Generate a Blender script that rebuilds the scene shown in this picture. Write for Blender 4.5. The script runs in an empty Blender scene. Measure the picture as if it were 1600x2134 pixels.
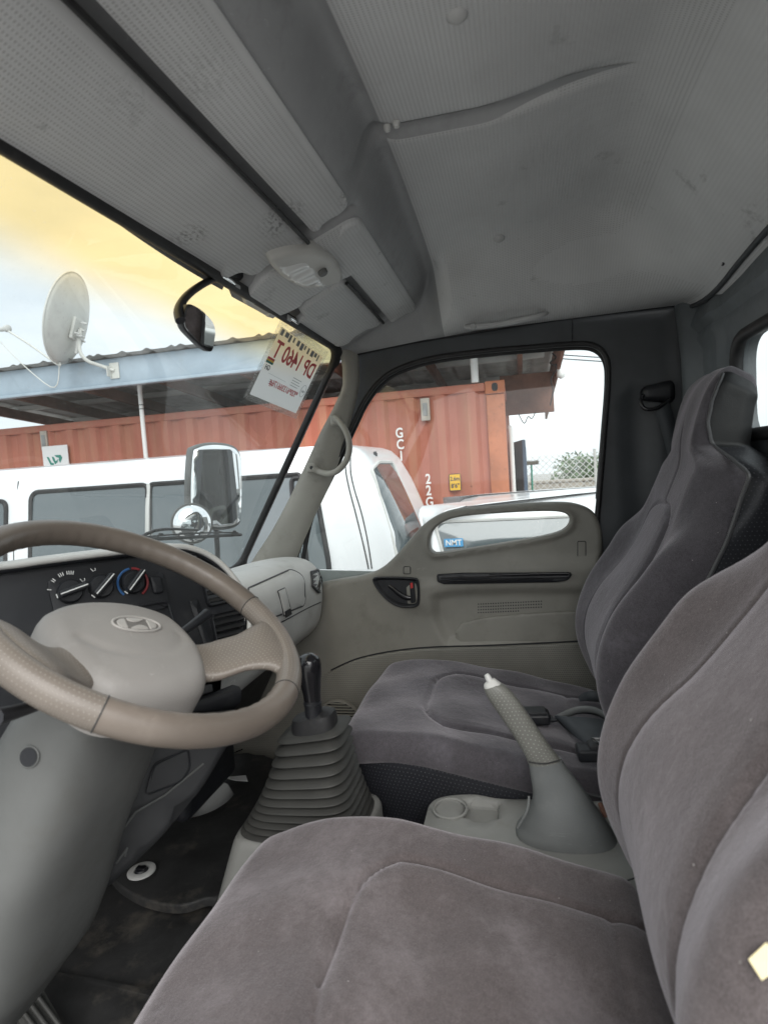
import bpy, bmesh, math, random
import numpy as np
from mathutils import Vector, Matrix
from mathutils.geometry import delaunay_2d_cdt
random.seed(7); RNG = np.random.default_rng(7)
SC = bpy.context.scene
COL = SC.collection
R = math.radians

# ------------------------------------------------------------------ camera
W, H, FOC, ZC = 1600, 2134, 1250.0, 1.85
YAW, PITCH, ROLL = R(13), R(4.0), R(3.8)
_F = np.array([math.cos(YAW)*math.cos(PITCH), math.sin(YAW)*math.cos(PITCH), -math.sin(PITCH)])
_R0 = np.array([math.sin(YAW), -math.cos(YAW), 0.0]); _U0 = np.cross(_R0, _F)
_R = _R0*math.cos(ROLL) - _U0*math.sin(ROLL)
_U = _U0*math.cos(ROLL) + _R0*math.sin(ROLL)
_C = np.array([0, 0, ZC])
cam = bpy.data.objects.new('camera', bpy.data.cameras.new('camera'))
COL.objects.link(cam); SC.camera = cam
cam.data.sensor_fit = 'HORIZONTAL'; cam.data.sensor_width = 36
cam.data.lens = 36*FOC/W; cam.data.dof.use_dof = True; cam.data.dof.focus_distance = 1.7; cam.data.dof.aperture_fstop = 9.0; cam.data.clip_start = 0.02; cam.data.clip_end = 500
cam.matrix_world = Matrix(((_R[0], _U[0], -_F[0], _C[0]), (_R[1], _U[1], -_F[1], _C[1]), (_R[2], _U[2], -_F[2], _C[2]), (0, 0, 0, 1)))

# ------------------------------------------------------------------ sky, sun, exposure
SUN_AZ, SUN_EL = R(200), R(42)          # direction the light comes from, angle from +X
world = bpy.data.worlds.new('World'); SC.world = world; world.use_nodes = True
wn, wl = world.node_tree.nodes, world.node_tree.links
wn.clear()
sky = wn.new('ShaderNodeTexSky'); sky.sky_type = 'NISHITA'; sky.sun_disc = False
sky.sun_elevation = SUN_EL; sky.sun_rotation = R(90) - SUN_AZ
sky.air_density = 1.0; sky.dust_density = 6.0; sky.ozone_density = 1.0
wtc = wn.new('ShaderNodeTexCoord')
wmap = wn.new('ShaderNodeMapping'); wmap.inputs['Scale'].default_value = (1.6, 1.6, 4.5)
wno = wn.new('ShaderNodeTexNoise'); wno.inputs['Scale'].default_value = 1.4; wno.inputs['Detail'].default_value = 6; wno.inputs['Roughness'].default_value = 0.55
wra = wn.new('ShaderNodeValToRGB')
wra.color_ramp.elements[0].position = 0.3; wra.color_ramp.elements[0].color = (7.6, 8.1, 8.5, 1)
wra.color_ramp.elements[1].position = 0.72; wra.color_ramp.elements[1].color = (11.2, 11.4, 11.5, 1)
wmix = wn.new('ShaderNodeMix'); wmix.data_type = 'RGBA'; wmix.inputs['Factor'].default_value = 0.9
wbg = wn.new('ShaderNodeBackground'); wbg.inputs['Strength'].default_value = 0.085
wout = wn.new('ShaderNodeOutputWorld')
wl.new(wtc.outputs['Generated'], wmap.inputs['Vector']); wl.new(wmap.outputs['Vector'], wno.inputs['Vector'])
wl.new(wno.outputs['Fac'], wra.inputs['Fac'])
wl.new(sky.outputs['Color'], wmix.inputs['A']); wl.new(wra.outputs['Color'], wmix.inputs['B'])
wl.new(wmix.outputs['Result'], wbg.inputs['Color']); wl.new(wbg.outputs['Background'], wout.inputs['Surface'])
sun = bpy.data.objects.new('sun', bpy.data.lights.new('sun', 'SUN')); COL.objects.link(sun)
sun.data.energy = 1.5; sun.data.angle = R(50); sun.data.color = (1.0, 0.985, 0.965)
sd = Vector((math.cos(SUN_AZ)*math.cos(SUN_EL), math.sin(SUN_AZ)*math.cos(SUN_EL), math.sin(SUN_EL)))
sun.rotation_euler = sd.to_track_quat('Z', 'Y').to_euler(); sun.location = (-6, -6, 12)
vs = SC.view_settings
vs.view_transform = 'Standard'; vs.look = 'None'; vs.gamma = 1; vs.use_curve_mapping = False
vs.exposure = 1.2
cy = SC.cycles
cy.use_denoising = True; cy.max_bounces = 10; cy.diffuse_bounces = 5; cy.glossy_bounces = 4
cy.transmission_bounces = 6; cy.transparent_max_bounces = 16; cy.caustics_reflective = False; cy.caustics_refractive = False
cy.sample_clamp_indirect = 8

# ------------------------------------------------------------------ pixel -> place
def ray(px, py): return _F + _R*(px-W/2)/FOC - _U*(py-H/2)/FOC
def UX(px, py, x): d = ray(px, py); return _C + d*(x/d[0])
def UY(px, py, y): d = ray(px, py); return _C + d*(y/d[1])
def UZ(px, py, z): d = ray(px, py); return _C + d*((z-ZC)/d[2])
def UP(px, py, P0, n):
    d = ray(px, py); n = np.asarray(n, float); return _C + d*(((np.asarray(P0)-_C) @ n)/(d @ n))
def nrm(v): v = np.asarray(v, float); return v/np.linalg.norm(v)
def sstep(a, b, x):
    t = np.clip((np.asarray(x, float)-a)/(b-a), 0, 1); return t*t*(3-2*t)

# ------------------------------------------------------------------ objects
def tag(o, label=None, cat=None, group=None, kind=None):
    if label: o['label'] = label
    if cat: o['category'] = cat
    if group: o['group'] = group
    if kind: o['kind'] = kind
    return o
def thing(name, label, cat, loc=(0, 0, 0), group=None):
    o = bpy.data.objects.new(name, None); COL.objects.link(o); o.location = loc; o.empty_display_size = 0.05
    return tag(o, label, cat, group)
def adopt(o, parent):
    if parent is not None:
        o.parent = parent
        if parent.type == 'EMPTY': o.matrix_parent_inverse = Matrix.Translation(-Vector(parent.location))
def mk(name, verts, faces, mat, parent=None, smooth=True, uv=None, mats=None, fm=None, auto=None):
    me = bpy.data.meshes.new(name)
    me.from_pydata([tuple(map(float, v)) for v in verts], [], faces)
    for m in (mats or [mat]): me.materials.append(m)
    if fm is not None: me.polygons.foreach_set('material_index', fm)
    if smooth: me.polygons.foreach_set('use_smooth', [True]*len(me.polygons))
    if uv is not None:
        l = me.uv_layers.new(name='UVMap'); li = np.empty(len(me.loops), int); me.loops.foreach_get('vertex_index', li)
        l.data.foreach_set('uv', np.asarray(uv, float)[li].ravel())
    me.update()
    if auto is not None: me.set_sharp_from_angle(angle=R(auto))
    o = bpy.data.objects.new(name, me); COL.objects.link(o); adopt(o, parent)
    return o
def grid(name, P, mat, parent=None, cu=False, cv=False, caps=False, uv=None, flip=False, thick=None, auto=None, smooth=True):
    P = np.asarray(P, float); nu, nv = P.shape[:2]
    V = P.reshape(-1, 3); F = []
    for i in range(nu if cu else nu-1):
        for j in range(nv if cv else nv-1):
            a, b, c, d = i*nv+j, ((i+1) % nu)*nv+j, ((i+1) % nu)*nv+(j+1) % nv, i*nv+(j+1) % nv
            F.append((a, d, c, b) if flip else (a, b, c, d))
    if caps and cv:
        F.append(tuple(range(nv))); F.append(tuple((nu-1)*nv+j for j in reversed(range(nv))))
    o = mk(name, V, F, mat, parent, smooth, uv=None if uv is None else np.asarray(uv, float).reshape(-1, 2), auto=auto)
    if thick:
        m = o.modifiers.new('solid', 'SOLIDIFY'); m.thickness = thick; m.offset = -1
    return o
def cr(pts, n=8, closed=False):
    P = np.asarray(pts, float); m = len(P); out = []
    for i in range(m if closed else m-1):
        g = lambda k: P[k % m] if closed else P[min(max(k, 0), m-1)]
        p0, p1, p2, p3 = g(i-1), g(i), g(i+1), g(i+2)
        for k in range(n):
            t = k/n
            out.append(0.5*((2*p1)+(-p0+p2)*t+(2*p0-5*p1+4*p2-p3)*t*t+(-p0+3*p1-3*p2+p3)*t**3))
    if not closed: out.append(P[-1])
    return np.array(out)
def rpoly(pts, r, n=5):
    P = np.asarray(pts, float); m = len(P); out = []
    rr = r if isinstance(r, (list, tuple)) else [r]*m
    for i in range(m):
        a, b, c = P[i-1], P[i], P[(i+1) % m]
        u, v = a-b, c-b; lu, lv = np.linalg.norm(u), np.linalg.norm(v); k = min(rr[i], lu*.48, lv*.48)
        if k < 1e-6: out.append(b); continue
        s, e = b+u/lu*k, b+v/lv*k
        for j in range(n+1):
            t = j/n; out.append((1-t)**2*s+2*t*(1-t)*b+t*t*e)
    return np.array(out)
def tube(name, pts, rad, mat, parent=None, seg=10, closed=False, n=0, flat=1.0, up=None, caps=True):
    P = cr(pts, n, closed) if n else np.asarray(pts, float)
    m = len(P)
    rad = np.asarray(rad, float) if np.ndim(rad) else np.full(2, float(rad))
    rd = np.interp(np.linspace(0, 1, m), np.linspace(0, 1, len(rad)), rad)
    T = np.gradient(P, axis=0)
    if closed: T = np.roll(P, -1, 0)-np.roll(P, 1, 0)
    T /= np.linalg.norm(T, axis=1)[:, None]+1e-12
    ref = np.array(up if up is not None else ([0, 0, 1] if abs(T[0][2]) < .9 else [1, 0, 0]), float)
    N = nrm(ref-T[0]*(ref @ T[0])); G = np.empty((m, seg, 3))
    a = np.linspace(0, 2*math.pi, seg, endpoint=False)
    for i in range(m):
        if up is not None: N = ref
        N = nrm(N-T[i]*(N @ T[i])); B = np.cross(T[i], N)
        G[i] = P[i]+rd[i]*(np.cos(a)[:, None]*N*flat+np.sin(a)[:, None]*B)
    uu = np.concatenate([[0], np.cumsum(np.linalg.norm(np.diff(P, axis=0), axis=1))])
    uv = np.stack(np.meshgrid(uu, np.arange(seg)/seg*2*math.pi*rd.mean(), indexing='ij'), -1)
    return grid(name, G, mat, parent, cu=closed, cv=True, caps=caps and not closed, uv=uv, auto=50, flip=True)
def rbox(name, size, r, mat, parent=None, n=(8, 8, 8), fn=None, c=(0, 0, 0), M=None, mats=None, side=None, rn=3):
    """rounded box; n lattice counts; fn deforms local points; M 3x3 frame columns"""
    h = np.array(size, float)/2; r = min(r, h.min()*.999); ax = []
    for k in range(3):
        core = np.linspace(-(h[k]-r), h[k]-r, max(2, n[k])); e = r*np.tan(np.linspace(0, math.pi/4, rn+1))[1:]
        ax.append(np.concatenate([-(h[k]-r)-e[::-1], core, (h[k]-r)+e]))
    idx = {}; V = []; F = []; FM = []
    L = [len(a) for a in ax]
    def vi(i, j, k):
        q = idx.get((i, j, k))
        if q is None: q = idx[(i, j, k)] = len(V); V.append((ax[0][i], ax[1][j], ax[2][k]))
        return q
    for a in range(3):
        b, c2 = (a+1) % 3, (a+2) % 3
        for s in (0, L[a]-1):
            for i in range(L[b]-1):
                for j in range(L[c2]-1):
                    q = []
                    for (di, dj) in ((0, 0), (1, 0), (1, 1), (0, 1)):
                        t = [0, 0, 0]; t[a] = s; t[b] = i+di; t[c2] = j+dj; q.append(vi(*t))
                    F.append(tuple(q) if s else tuple(q[::-1])); FM.append(a*2+(1 if s else 0))
    V = np.array(V); q = np.clip(V, -(h-r), h-r); d = V-q; l = np.linalg.norm(d, axis=1)
    l[l == 0] = 1; V = q+d/l[:, None]*np.where(np.linalg.norm(d, axis=1) > 0, r, 0)[:, None]
    if fn is not None: V = fn(V)
    if M is not None: V = V @ np.asarray(M).T
    V = V+np.asarray(c)
    fm = [side[k] for k in FM] if side else None
    return mk(name, V, F, mat, parent, True, mats=mats, fm=fm)
def inpoly(p, poly):
    x, y = p[:, 0], p[:, 1]; x1, y1 = poly[:, 0], poly[:, 1]; x2, y2 = np.roll(x1, -1), np.roll(y1, -1)
    c = ((y1[None] > y[:, None]) != (y2[None] > y[:, None]))
    with np.errstate(divide='ignore', invalid='ignore'):
        xi = (x2-x1)[None]*(y[:, None]-y1[None])/(y2-y1)[None]+x1[None]
    return (np.sum(c & (x[:, None] < xi), axis=1) % 2) == 1
def pdist(p, poly, closed=True):
    a = poly; b = np.roll(poly, -1, 0)
    if not closed: a, b = poly[:-1], poly[1:]
    ab = b-a; L = (ab**2).sum(1)+1e-15; out = np.full(len(p), 1e9)
    for i in range(len(a)):
        t = np.clip(((p-a[i]) @ ab[i])/L[i], 0, 1); out = np.minimum(out, np.linalg.norm(p-a[i]-t[:, None]*ab[i], axis=1))
    return out
def panel(name, outline, fmap, mat, parent=None, holes=(), step=0.03, rnd=0.0, thick=0.01, hfn=None, auto=40, back=True):
    """filled 2D outline with holes -> dense sheet; fmap(u,v,w)->xyz vectorised, w towards the viewer"""
    loops = [np.asarray(outline, float)]+[np.asarray(h_, float) for h_ in holes]
    pts = []; edges = []
    for L in loops:
        b = len(pts); pts += list(L); edges += [(b+i, b+(i+1) % len(L)) for i in range(len(L))]
    B = np.array(pts); nb = len(B)
    def inside(q):
        k = inpoly(q, loops[0])
        for hl in loops[1:]: k &= ~inpoly(q, hl)
        return k
    def bd(q): return np.min([pdist(q, L) for L in loops], axis=0)
    lo, hi = loops[0].min(0), loops[0].max(0); extra = []
    gx = np.arange(lo[0]+step/2, hi[0], step); gy = np.arange(lo[1]+step/2, hi[1], step)
    if len(gx) and len(gy):
        g = np.stack(np.meshgrid(gx, gy), -1).reshape(-1, 2); g = g[inside(g)]
        if len(g): g = g[bd(g) > max(step*.4, rnd*1.15)]; extra.append(g)
    if rnd > 0:
        for L in loops:
            t = np.roll(L, -1, 0)-np.roll(L, 1, 0); nn = np.stack([-t[:, 1], t[:, 0]], 1); nn /= np.linalg.norm(nn, axis=1)[:, None]+1e-12
            for k in (.12, .4, .75, 1.05):
                for s in (1, -1):
                    q = L+nn*rnd*k*s; q = q[inside(q)]
                    if len(q): q = q[bd(q) > rnd*k*.93]; extra.append(q)
    allp = np.concatenate([B]+extra) if extra else B
    res = delaunay_2d_cdt([Vector(p) for p in allp], edges, [], 0, 1e-7)
    V2 = np.array([tuple(v) for v in res[0]]); T = np.array([tuple(f) for f in res[2] if len(f) == 3])
    T = T[inside(V2[T].mean(1))]
    a_, b_, c_ = V2[T[:, 0]], V2[T[:, 1]], V2[T[:, 2]]
    ar = (b_-a_)[:, 0]*(c_-a_)[:, 1]-(b_-a_)[:, 1]*(c_-a_)[:, 0]
    T = T[np.abs(ar) > 1e-12]; ar = ar[np.abs(ar) > 1e-12]
    T[ar < 0] = T[ar < 0][:, ::-1]
    w = np.zeros(len(V2))
    if hfn is not None: w = w+hfn(V2[:, 0], V2[:, 1])
    if rnd > 0:
        d = np.clip(bd(V2), 0, rnd); w = w-(rnd-np.sqrt(np.maximum(rnd**2-(rnd-d)**2, 0)))
    Pf = fmap(V2[:, 0], V2[:, 1], w)
    faces = [tuple(map(int, t)) for t in T]; V = Pf
    if back and thick > 0:
        Pb = fmap(V2[:, 0], V2[:, 1], np.full(len(V2), -thick-rnd)); n0 = len(V2); V = np.concatenate([Pf, Pb])
        cnt = {}
        for t in faces:
            for e in ((t[0], t[1]), (t[1], t[2]), (t[2], t[0])): cnt[e] = 1
        faces += [(t[2]+n0, t[1]+n0, t[0]+n0) for t in list(faces)]
        for (a, b) in list(cnt):
            if (b, a) not in cnt: faces.append((a, a+n0, b+n0, b))
    uvs = np.concatenate([V2, V2]) if len(V) == 2*len(V2) else V2
    o = mk(name, V, faces, mat, parent, True, uv=uvs, auto=auto)
    return o
def frame_map(O, eu, ev, ew):
    O, eu, ev, ew = map(lambda q: np.asarray(q, float), (O, eu, ev, ew))
    return lambda u, v, w: O+np.outer(u, eu)+np.outer(v, ev)+np.outer(w, ew)
def xmap(x): return lambda u, v, w: np.stack([x-np.asarray(w), u, v], -1)      # u=Y v=Z, w towards -X
def pxX(pts, x): return np.array([UX(a, b, x)[1:] for a, b in pts])
def text(name, s, size, mat, parent, O, eu, ev, ew, ext=0.0006, align='CENTER', sx=1.0, kern=1.0, fit=None, bold=.02):
    cu = bpy.data.curves.new(name, 'FONT'); cu.body = s; cu.size = size; cu.extrude = ext; cu.align_x = align; cu.align_y = 'CENTER'; cu.space_character = kern; cu.resolution_u = 3; cu.offset = size*bold
    t = bpy.data.objects.new(name, cu); me = bpy.data.meshes.new_from_object(t)
    V = np.array([tuple(v.co) for v in me.vertices]); F = [tuple(p.vertices) for p in me.polygons]
    bpy.data.objects.remove(t); bpy.data.curves.remove(cu); bpy.data.meshes.remove(me)
    if len(V) == 0: return None
    if fit: sx = fit/(V[:, 0].max()-V[:, 0].min())
    P = np.asarray(O)+np.outer(V[:, 0]*sx, eu)+np.outer(V[:, 1], ev)+np.outer(V[:, 2]+ext, ew)
    return tag(mk(name, P, F, mat, parent, False), kind='stuff')
def copy_tree(o, loc=None, label=None):
    def rec(s, par):
        c = s.copy(); COL.objects.link(c)
        if par is not None: c.parent = par
        for ch in s.children: rec(ch, c)
        return c
    r = rec(o, None)
    if loc is not None: r.location = loc
    if label: r['label'] = label
    return r
def disc(r, n=16, a0=0): a = np.linspace(0, 2*math.pi, n, endpoint=False)+a0; return np.stack([np.cos(a)*r, np.sin(a)*r], 1)
def lathe(name, prof, O, axis, mat, parent=None, seg=24, up=(0, 0, 1), sx=1.0, smooth_angle=40):
    """prof: (radius, height) pairs along axis"""
    ax = nrm(axis); u = np.asarray(up, float)
    if abs(u @ ax) > .95: u = np.array([1., 0, 0])
    e1 = nrm(u-ax*(u @ ax)); e2 = np.cross(ax, e1); a = np.linspace(0, 2*math.pi, seg, endpoint=False)
    G = np.array([[np.asarray(O)+ax*h_+r_*(math.cos(t)*e1+math.sin(t)*e2*sx) for t in a] for r_, h_ in prof])
    return grid(name, G, mat, parent, cv=True, caps=True, auto=smooth_angle)

# ------------------------------------------------------------------ materials
class NT:
    def __init__(s, name):
        s.m = bpy.data.materials.new(name); s.m.use_nodes = True; s.n = s.m.node_tree.nodes; s.l = s.m.node_tree.links
        s.b = s.n['Principled BSDF']; s.out = s.n['Material Output']; s.tc = s.n.new('ShaderNodeTexCoord')
    def noise(s, scale, detail=3, rough=.55, coord='Object', stretch=None, dist=0):
        t = s.n.new('ShaderNodeTexNoise'); t.inputs['Scale'].default_value = scale; t.inputs['Detail'].default_value = detail; t.inputs['Roughness'].default_value = rough; t.inputs['Distortion'].default_value = dist
        v = s.tc.outputs[coord]
        if stretch:
            mp = s.n.new('ShaderNodeMapping'); mp.inputs['Scale'].default_value = stretch; s.l.new(v, mp.inputs['Vector']); v = mp.outputs['Vector']
        s.l.new(v, t.inputs['Vector']); return t.outputs['Fac']
    def math(s, op, a, b=None, c=None):
        t = s.n.new('ShaderNodeMath'); t.operation = op
        for i, x in enumerate((a, b, c)):
            if x is None: continue
            if isinstance(x, (int, float)): t.inputs[i].default_value = x
            else: s.l.new(x, t.inputs[i])
        return t.outputs[0]
    def ramp(s, f, stops):
        t = s.n.new('ShaderNodeValToRGB'); e = t.color_ramp.elements
        while len(e) < len(stops): e.new(.5)
        for q, (p, c) in zip(e, stops): q.position = p; q.color = (*c, 1) if len(c) == 3 else c
        s.l.new(f, t.inputs['Fac']); return t.outputs['Color']
    def mixc(s, f, a, b, mode='MIX'):
        t = s.n.new('ShaderNodeMix'); t.data_type = 'RGBA'; t.blend_type = mode
        for k, x in (('Factor', f), ('A', a), ('B', b)):
            i = t.inputs[k] if k == 'Factor' else [q for q in t.inputs if q.name == k and q.type == 'RGBA'][0]
            if isinstance(x, (int, float)): i.default_value = x
            elif isinstance(x, tuple): i.default_value = (*x, 1) if len(x) == 3 else x
            else: s.l.new(x, i)
        return [q for q in t.outputs if q.type == 'RGBA'][0]
    def sep(s, coord='Object'):
        t = s.n.new('ShaderNodeSeparateXYZ'); s.l.new(s.tc.outputs[coord], t.inputs[0]); return t.outputs
    def bump(s, h, strength=.3, dist=.002):
        t = s.n.new('ShaderNodeBump'); t.inputs['Strength'].default_value = strength; t.inputs['Distance'].default_value = dist
        s.l.new(h, t.inputs['Height'])
        if s.b.inputs['Normal'].is_linked: s.l.new(s.b.inputs['Normal'].links[0].from_socket, t.inputs['Normal'])
        s.l.new(t.outputs[0], s.b.inputs['Normal'])
    def dots(s, u, v, pu, pv, r=.3, stagger=True):
        """1 in small round holes on a grid with pitches pu, pv (metres)"""
        b = s.math('DIVIDE', v, pv); fl = s.math('FLOOR', b)
        a = s.math('DIVIDE', u, pu)
        if stagger: a = s.math('ADD', a, s.math('MULTIPLY', fl, .5))
        fa = s.math('SUBTRACT', s.math('FRACT', a), .5); fb = s.math('SUBTRACT', s.math('FRACT', b), .5)
        d = s.math('SQRT', s.math('ADD', s.math('MULTIPLY', fa, fa), s.math('MULTIPLY', fb, fb)))
        t = s.n.new('ShaderNodeMapRange'); t.inputs['From Min'].default_value = r*.7; t.inputs['From Max'].default_value = r*1.2
        t.inputs['To Min'].default_value = 1; t.inputs['To Max'].default_value = 0; s.l.new(d, t.inputs['Value']); return t.outputs[0]
    def set(s, **k):
        for a, v in k.items():
            i = s.b.inputs[a.replace('_', ' ')]
            if isinstance(v, (int, float)): i.default_value = v
            elif isinstance(v, tuple): i.default_value = (*v, 1) if len(v) == 3 and i.type == 'RGBA' else v
            else: s.l.new(v, i)
        return s
def plastic(name, col, rough=.5, var=.18, grain=900, gs=.25, dirt=None, dscale=14, spec=.4):
    t = NT(name); n1 = t.noise(6, 5); n2 = t.noise(55, 3)
    lo = tuple(c*(1-var) for c in col); hi = tuple(min(1, c*(1+var)) for c in col)
    c = t.ramp(n1, [(.3, lo), (.7, hi)])
    if dirt:
        f = t.ramp(t.noise(dscale, 6, .7), [(.55, (0, 0, 0)), (.75, (1, 1, 1))]); c = t.mixc(t.math('MULTIPLY', f, .6), c, dirt)
    if dirt:
        sc_ = t.ramp(t.noise(26, 4, .6, stretch=(1, .25, 1.6), dist=1.5), [(.688, (0, 0, 0)), (.70, (1, 1, 1)), (.712, (0, 0, 0))]); c = t.mixc(t.math('MULTIPLY', sc_, .35), c, tuple(min(1, x*1.9+.02) for x in col))
    t.set(Base_Color=c, Roughness=t.math('ADD', t.math('MULTIPLY', n2, .25), rough-.12), Specular_IOR_Level=spec)
    if grain: t.bump(t.noise(grain, 2), gs, .0006)
    return t.m
def flat(name, col, rough=.5, metal=0.0, spec=.5):
    t = NT(name); n = t.noise(40, 3); c = t.mixc(t.math('MULTIPLY', n, .25), col, tuple(x*.7 for x in col))
    t.set(Base_Color=c, Roughness=rough, Metallic=metal, Specular_IOR_Level=spec); return t.m
def velour(name, base, light):
    t = NT(name)
    n1 = t.noise(5.5, 5, .6, dist=.6); n2 = t.noise(38, 4, .65); n3 = t.noise(700, 2, .6); n4 = t.noise(160, 3, .6)
    n0 = t.noise(2.1, 4, .6, dist=1.2)
    f = t.math('ADD', t.math('MULTIPLY', n0, .45), t.math('ADD', t.math('MULTIPLY', n1, .35), t.math('MULTIPLY', n2, .20)))
    c = t.ramp(f, [(.40, tuple(x*.70 for x in base)), (.5, base), (.60, light)])
    c = t.mixc(t.math('MULTIPLY', t.math('SUBTRACT', n3, .3), .9), c, tuple(x*1.55 for x in light))
    c = t.mixc(t.math('MULTIPLY', t.math('SUBTRACT', n4, .42), .9), c, tuple(x*.55 for x in base))
    lint = t.ramp(t.noise(260, 1, .5), [(.80, (0, 0, 0)), (.84, (1, 1, 1))]); c = t.mixc(t.math('MULTIPLY', lint, .6), c, (.6, .58, .55))
    t.set(Base_Color=c, Roughness=.95, Specular_IOR_Level=.08, Sheen_Weight=.55, Sheen_Roughness=.45)
    t.set(Sheen_Tint=(.82, .78, .82)); t.bump(n3, .5, .0012); t.bump(n2, .25, .006); return t.m
def glass(name, tint=(.93, .96, .95), refl=.9, dust=.05, band=None, dscale=320):
    t = NT(name); t.n.remove(t.b)
    tr = t.n.new('ShaderNodeBsdfTransparent'); gl = t.n.new('ShaderNodeBsdfGlossy'); gl.inputs['Roughness'].default_value = .015; gl.inputs['Color'].default_value = (1, 1, 1, 1)
    geo = t.n.new('ShaderNodeNewGeometry'); vm = t.n.new('ShaderNodeVectorMath'); vm.operation = 'DOT_PRODUCT'
    t.l.new(geo.outputs['Incoming'], vm.inputs[0]); t.l.new(geo.outputs['Normal'], vm.inputs[1])
    fz = t.math('ADD', t.math('MULTIPLY', t.math('POWER', t.math('SUBTRACT', 1.0, t.math('ABSOLUTE', vm.outputs['Value'])), 5.0), .93), .06)
    df = t.n.new('ShaderNodeBsdfDiffuse'); df.inputs['Color'].default_value = (.6, .6, .57, 1)
    tl = t.n.new('ShaderNodeBsdfTranslucent'); tl.inputs['Color'].default_value = (.7, .7, .66, 1)
    dm = t.n.new('ShaderNodeMixShader'); dm.inputs[0].default_value = .55; t.l.new(df.outputs[0], dm.inputs[1]); t.l.new(tl.outputs[0], dm.inputs[2])
    col = tint
    if band:
        z0, z1, bc = band; mr = t.n.new('ShaderNodeMapRange'); mr.interpolation_type = 'SMOOTHSTEP'
        mr.inputs['From Min'].default_value = z0; mr.inputs['From Max'].default_value = z1
        wob = t.math('ADD', t.sep()[2], t.math('MULTIPLY', t.noise(3, 2), .02)); t.l.new(wob, mr.inputs['Value']); col = t.mixc(mr.outputs[0], tint, bc)
    if isinstance(col, tuple): tr.inputs['Color'].default_value = (*col, 1)
    else: t.l.new(col, tr.inputs['Color'])
    m1 = t.n.new('ShaderNodeMixShader'); t.l.new(t.math('MULTIPLY', fz, refl), m1.inputs[0]); t.l.new(tr.outputs[0], m1.inputs[1]); t.l.new(gl.outputs[0], m1.inputs[2])
    patch = t.ramp(t.noise(3.2, 4), [(.42, (0, 0, 0)), (.68, (1, 1, 1))])
    spk = t.ramp(t.noise(dscale, 2, .6), [(.67, (0, 0, 0)), (.73, (1, 1, 1))])
    strk = t.ramp(t.noise(40, 3, .6, stretch=(1, .06, .5)), [(.55, (0, 0, 0)), (.8, (1, 1, 1))])
    d = t.math('ADD', t.math('MULTIPLY', t.math('MULTIPLY', spk, patch), .5), t.math('ADD', dust, t.math('MULTIPLY', t.math('MULTIPLY', strk, patch), dust*1.6)))
    m2 = t.n.new('ShaderNodeMixShader'); t.l.new(d, m2.inputs[0]); t.l.new(m1.outputs[0], m2.inputs[1]); t.l.new(dm.outputs[0], m2.inputs[2])
    t.l.new(m2.outputs[0], t.out.inputs['Surface']); return t.m
def perf(name, col, hole, pu, pv, r, rough=.45, var=.15, grain=500, coord='UV'):
    t = NT(name); o = t.sep(coord); d = t.dots(o[0], o[1], pu, pv, r)
    n1 = t.noise(9, 5); c = t.ramp(n1, [(.3, tuple(x*(1-var) for x in col)), (.7, tuple(x*(1+var) for x in col))])
    t.set(Base_Color=t.mixc(d, c, hole), Roughness=rough, Specular_IOR_Level=.4)
    t.bump(t.noise(grain, 2), .25, .0006); t.bump(t.math('SUBTRACT', 1.0, d), .6, .0008); return t.m
WORN = [(868, 655, .05, .95), (735, 415, .03, .7), (590, 462, .05, .7), (400, 495, .035, .6), (425, 165, .05, .2), (265, 205, .04, .15), (797, 528, .012, .9)]
def liner(name, col, hole, worn=True):
    t = NT(name); o = t.sep('Object'); d = t.dots(o[1], o[0], .0062, .0042, .27, stagger=False)
    gn = t.n.new('ShaderNodeNewGeometry'); gs = t.n.new('ShaderNodeSeparateXYZ'); t.l.new(gn.outputs['True Normal'], gs.inputs[0])
    d = t.math('MULTIPLY', d, t.math('GREATER_THAN', t.math('ABSOLUTE', gs.outputs[2]), .8))
    rib = t.math('SINE', t.math('MULTIPLY', o[1], 2*math.pi/.0062))
    n1 = t.noise(3.5, 5); c = t.ramp(n1, [(.3, tuple(x*.86 for x in col)), (.7, tuple(x*1.1 for x in col))])
    c = t.mixc(t.math('MULTIPLY', t.math('ADD', rib, 1), .06), c, tuple(x*.6 for x in col))
    c = t.mixc(t.math('MULTIPLY', d, .38), c, hole)
    if worn:
        f = t.ramp(t.noise(11, 6, .7), [(.62, (0, 0, 0)), (.74, (1, 1, 1))]); c = t.mixc(t.math('MULTIPLY', f, .45), c, (.07, .068, .065))
    for px, py, rad, amt in WORN:
        ctr = UP(px, py, (.985, .487, 2.195), nrm((0, .105, .232)))
        vm = t.n.new('ShaderNodeVectorMath'); vm.operation = 'DISTANCE'; t.l.new(t.tc.outputs['Object'], vm.inputs[0]); vm.inputs[1].default_value = tuple(ctr)
        near = t.n.new('ShaderNodeMapRange'); near.inputs['From Min'].default_value = rad; near.inputs['From Max'].default_value = rad*.25; t.l.new(vm.outputs['Value'], near.inputs['Value'])
        k = t.math('MULTIPLY', near.outputs[0], t.ramp(t.noise(95, 5, .7, stretch=(1, 2.2, 1)), [(.50, (0, 0, 0)), (.56, (1, 1, 1))])); c = t.mixc(t.math('MULTIPLY', k, amt), c, (.05, .048, .045))
    t.set(Base_Color=c, Roughness=.62, Specular_IOR_Level=.25); t.bump(t.math('MULTIPLY', rib, .5), .25, .0009); t.bump(t.math('SUBTRACT', 1.0, d), .4, .0006); return t.m

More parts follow.
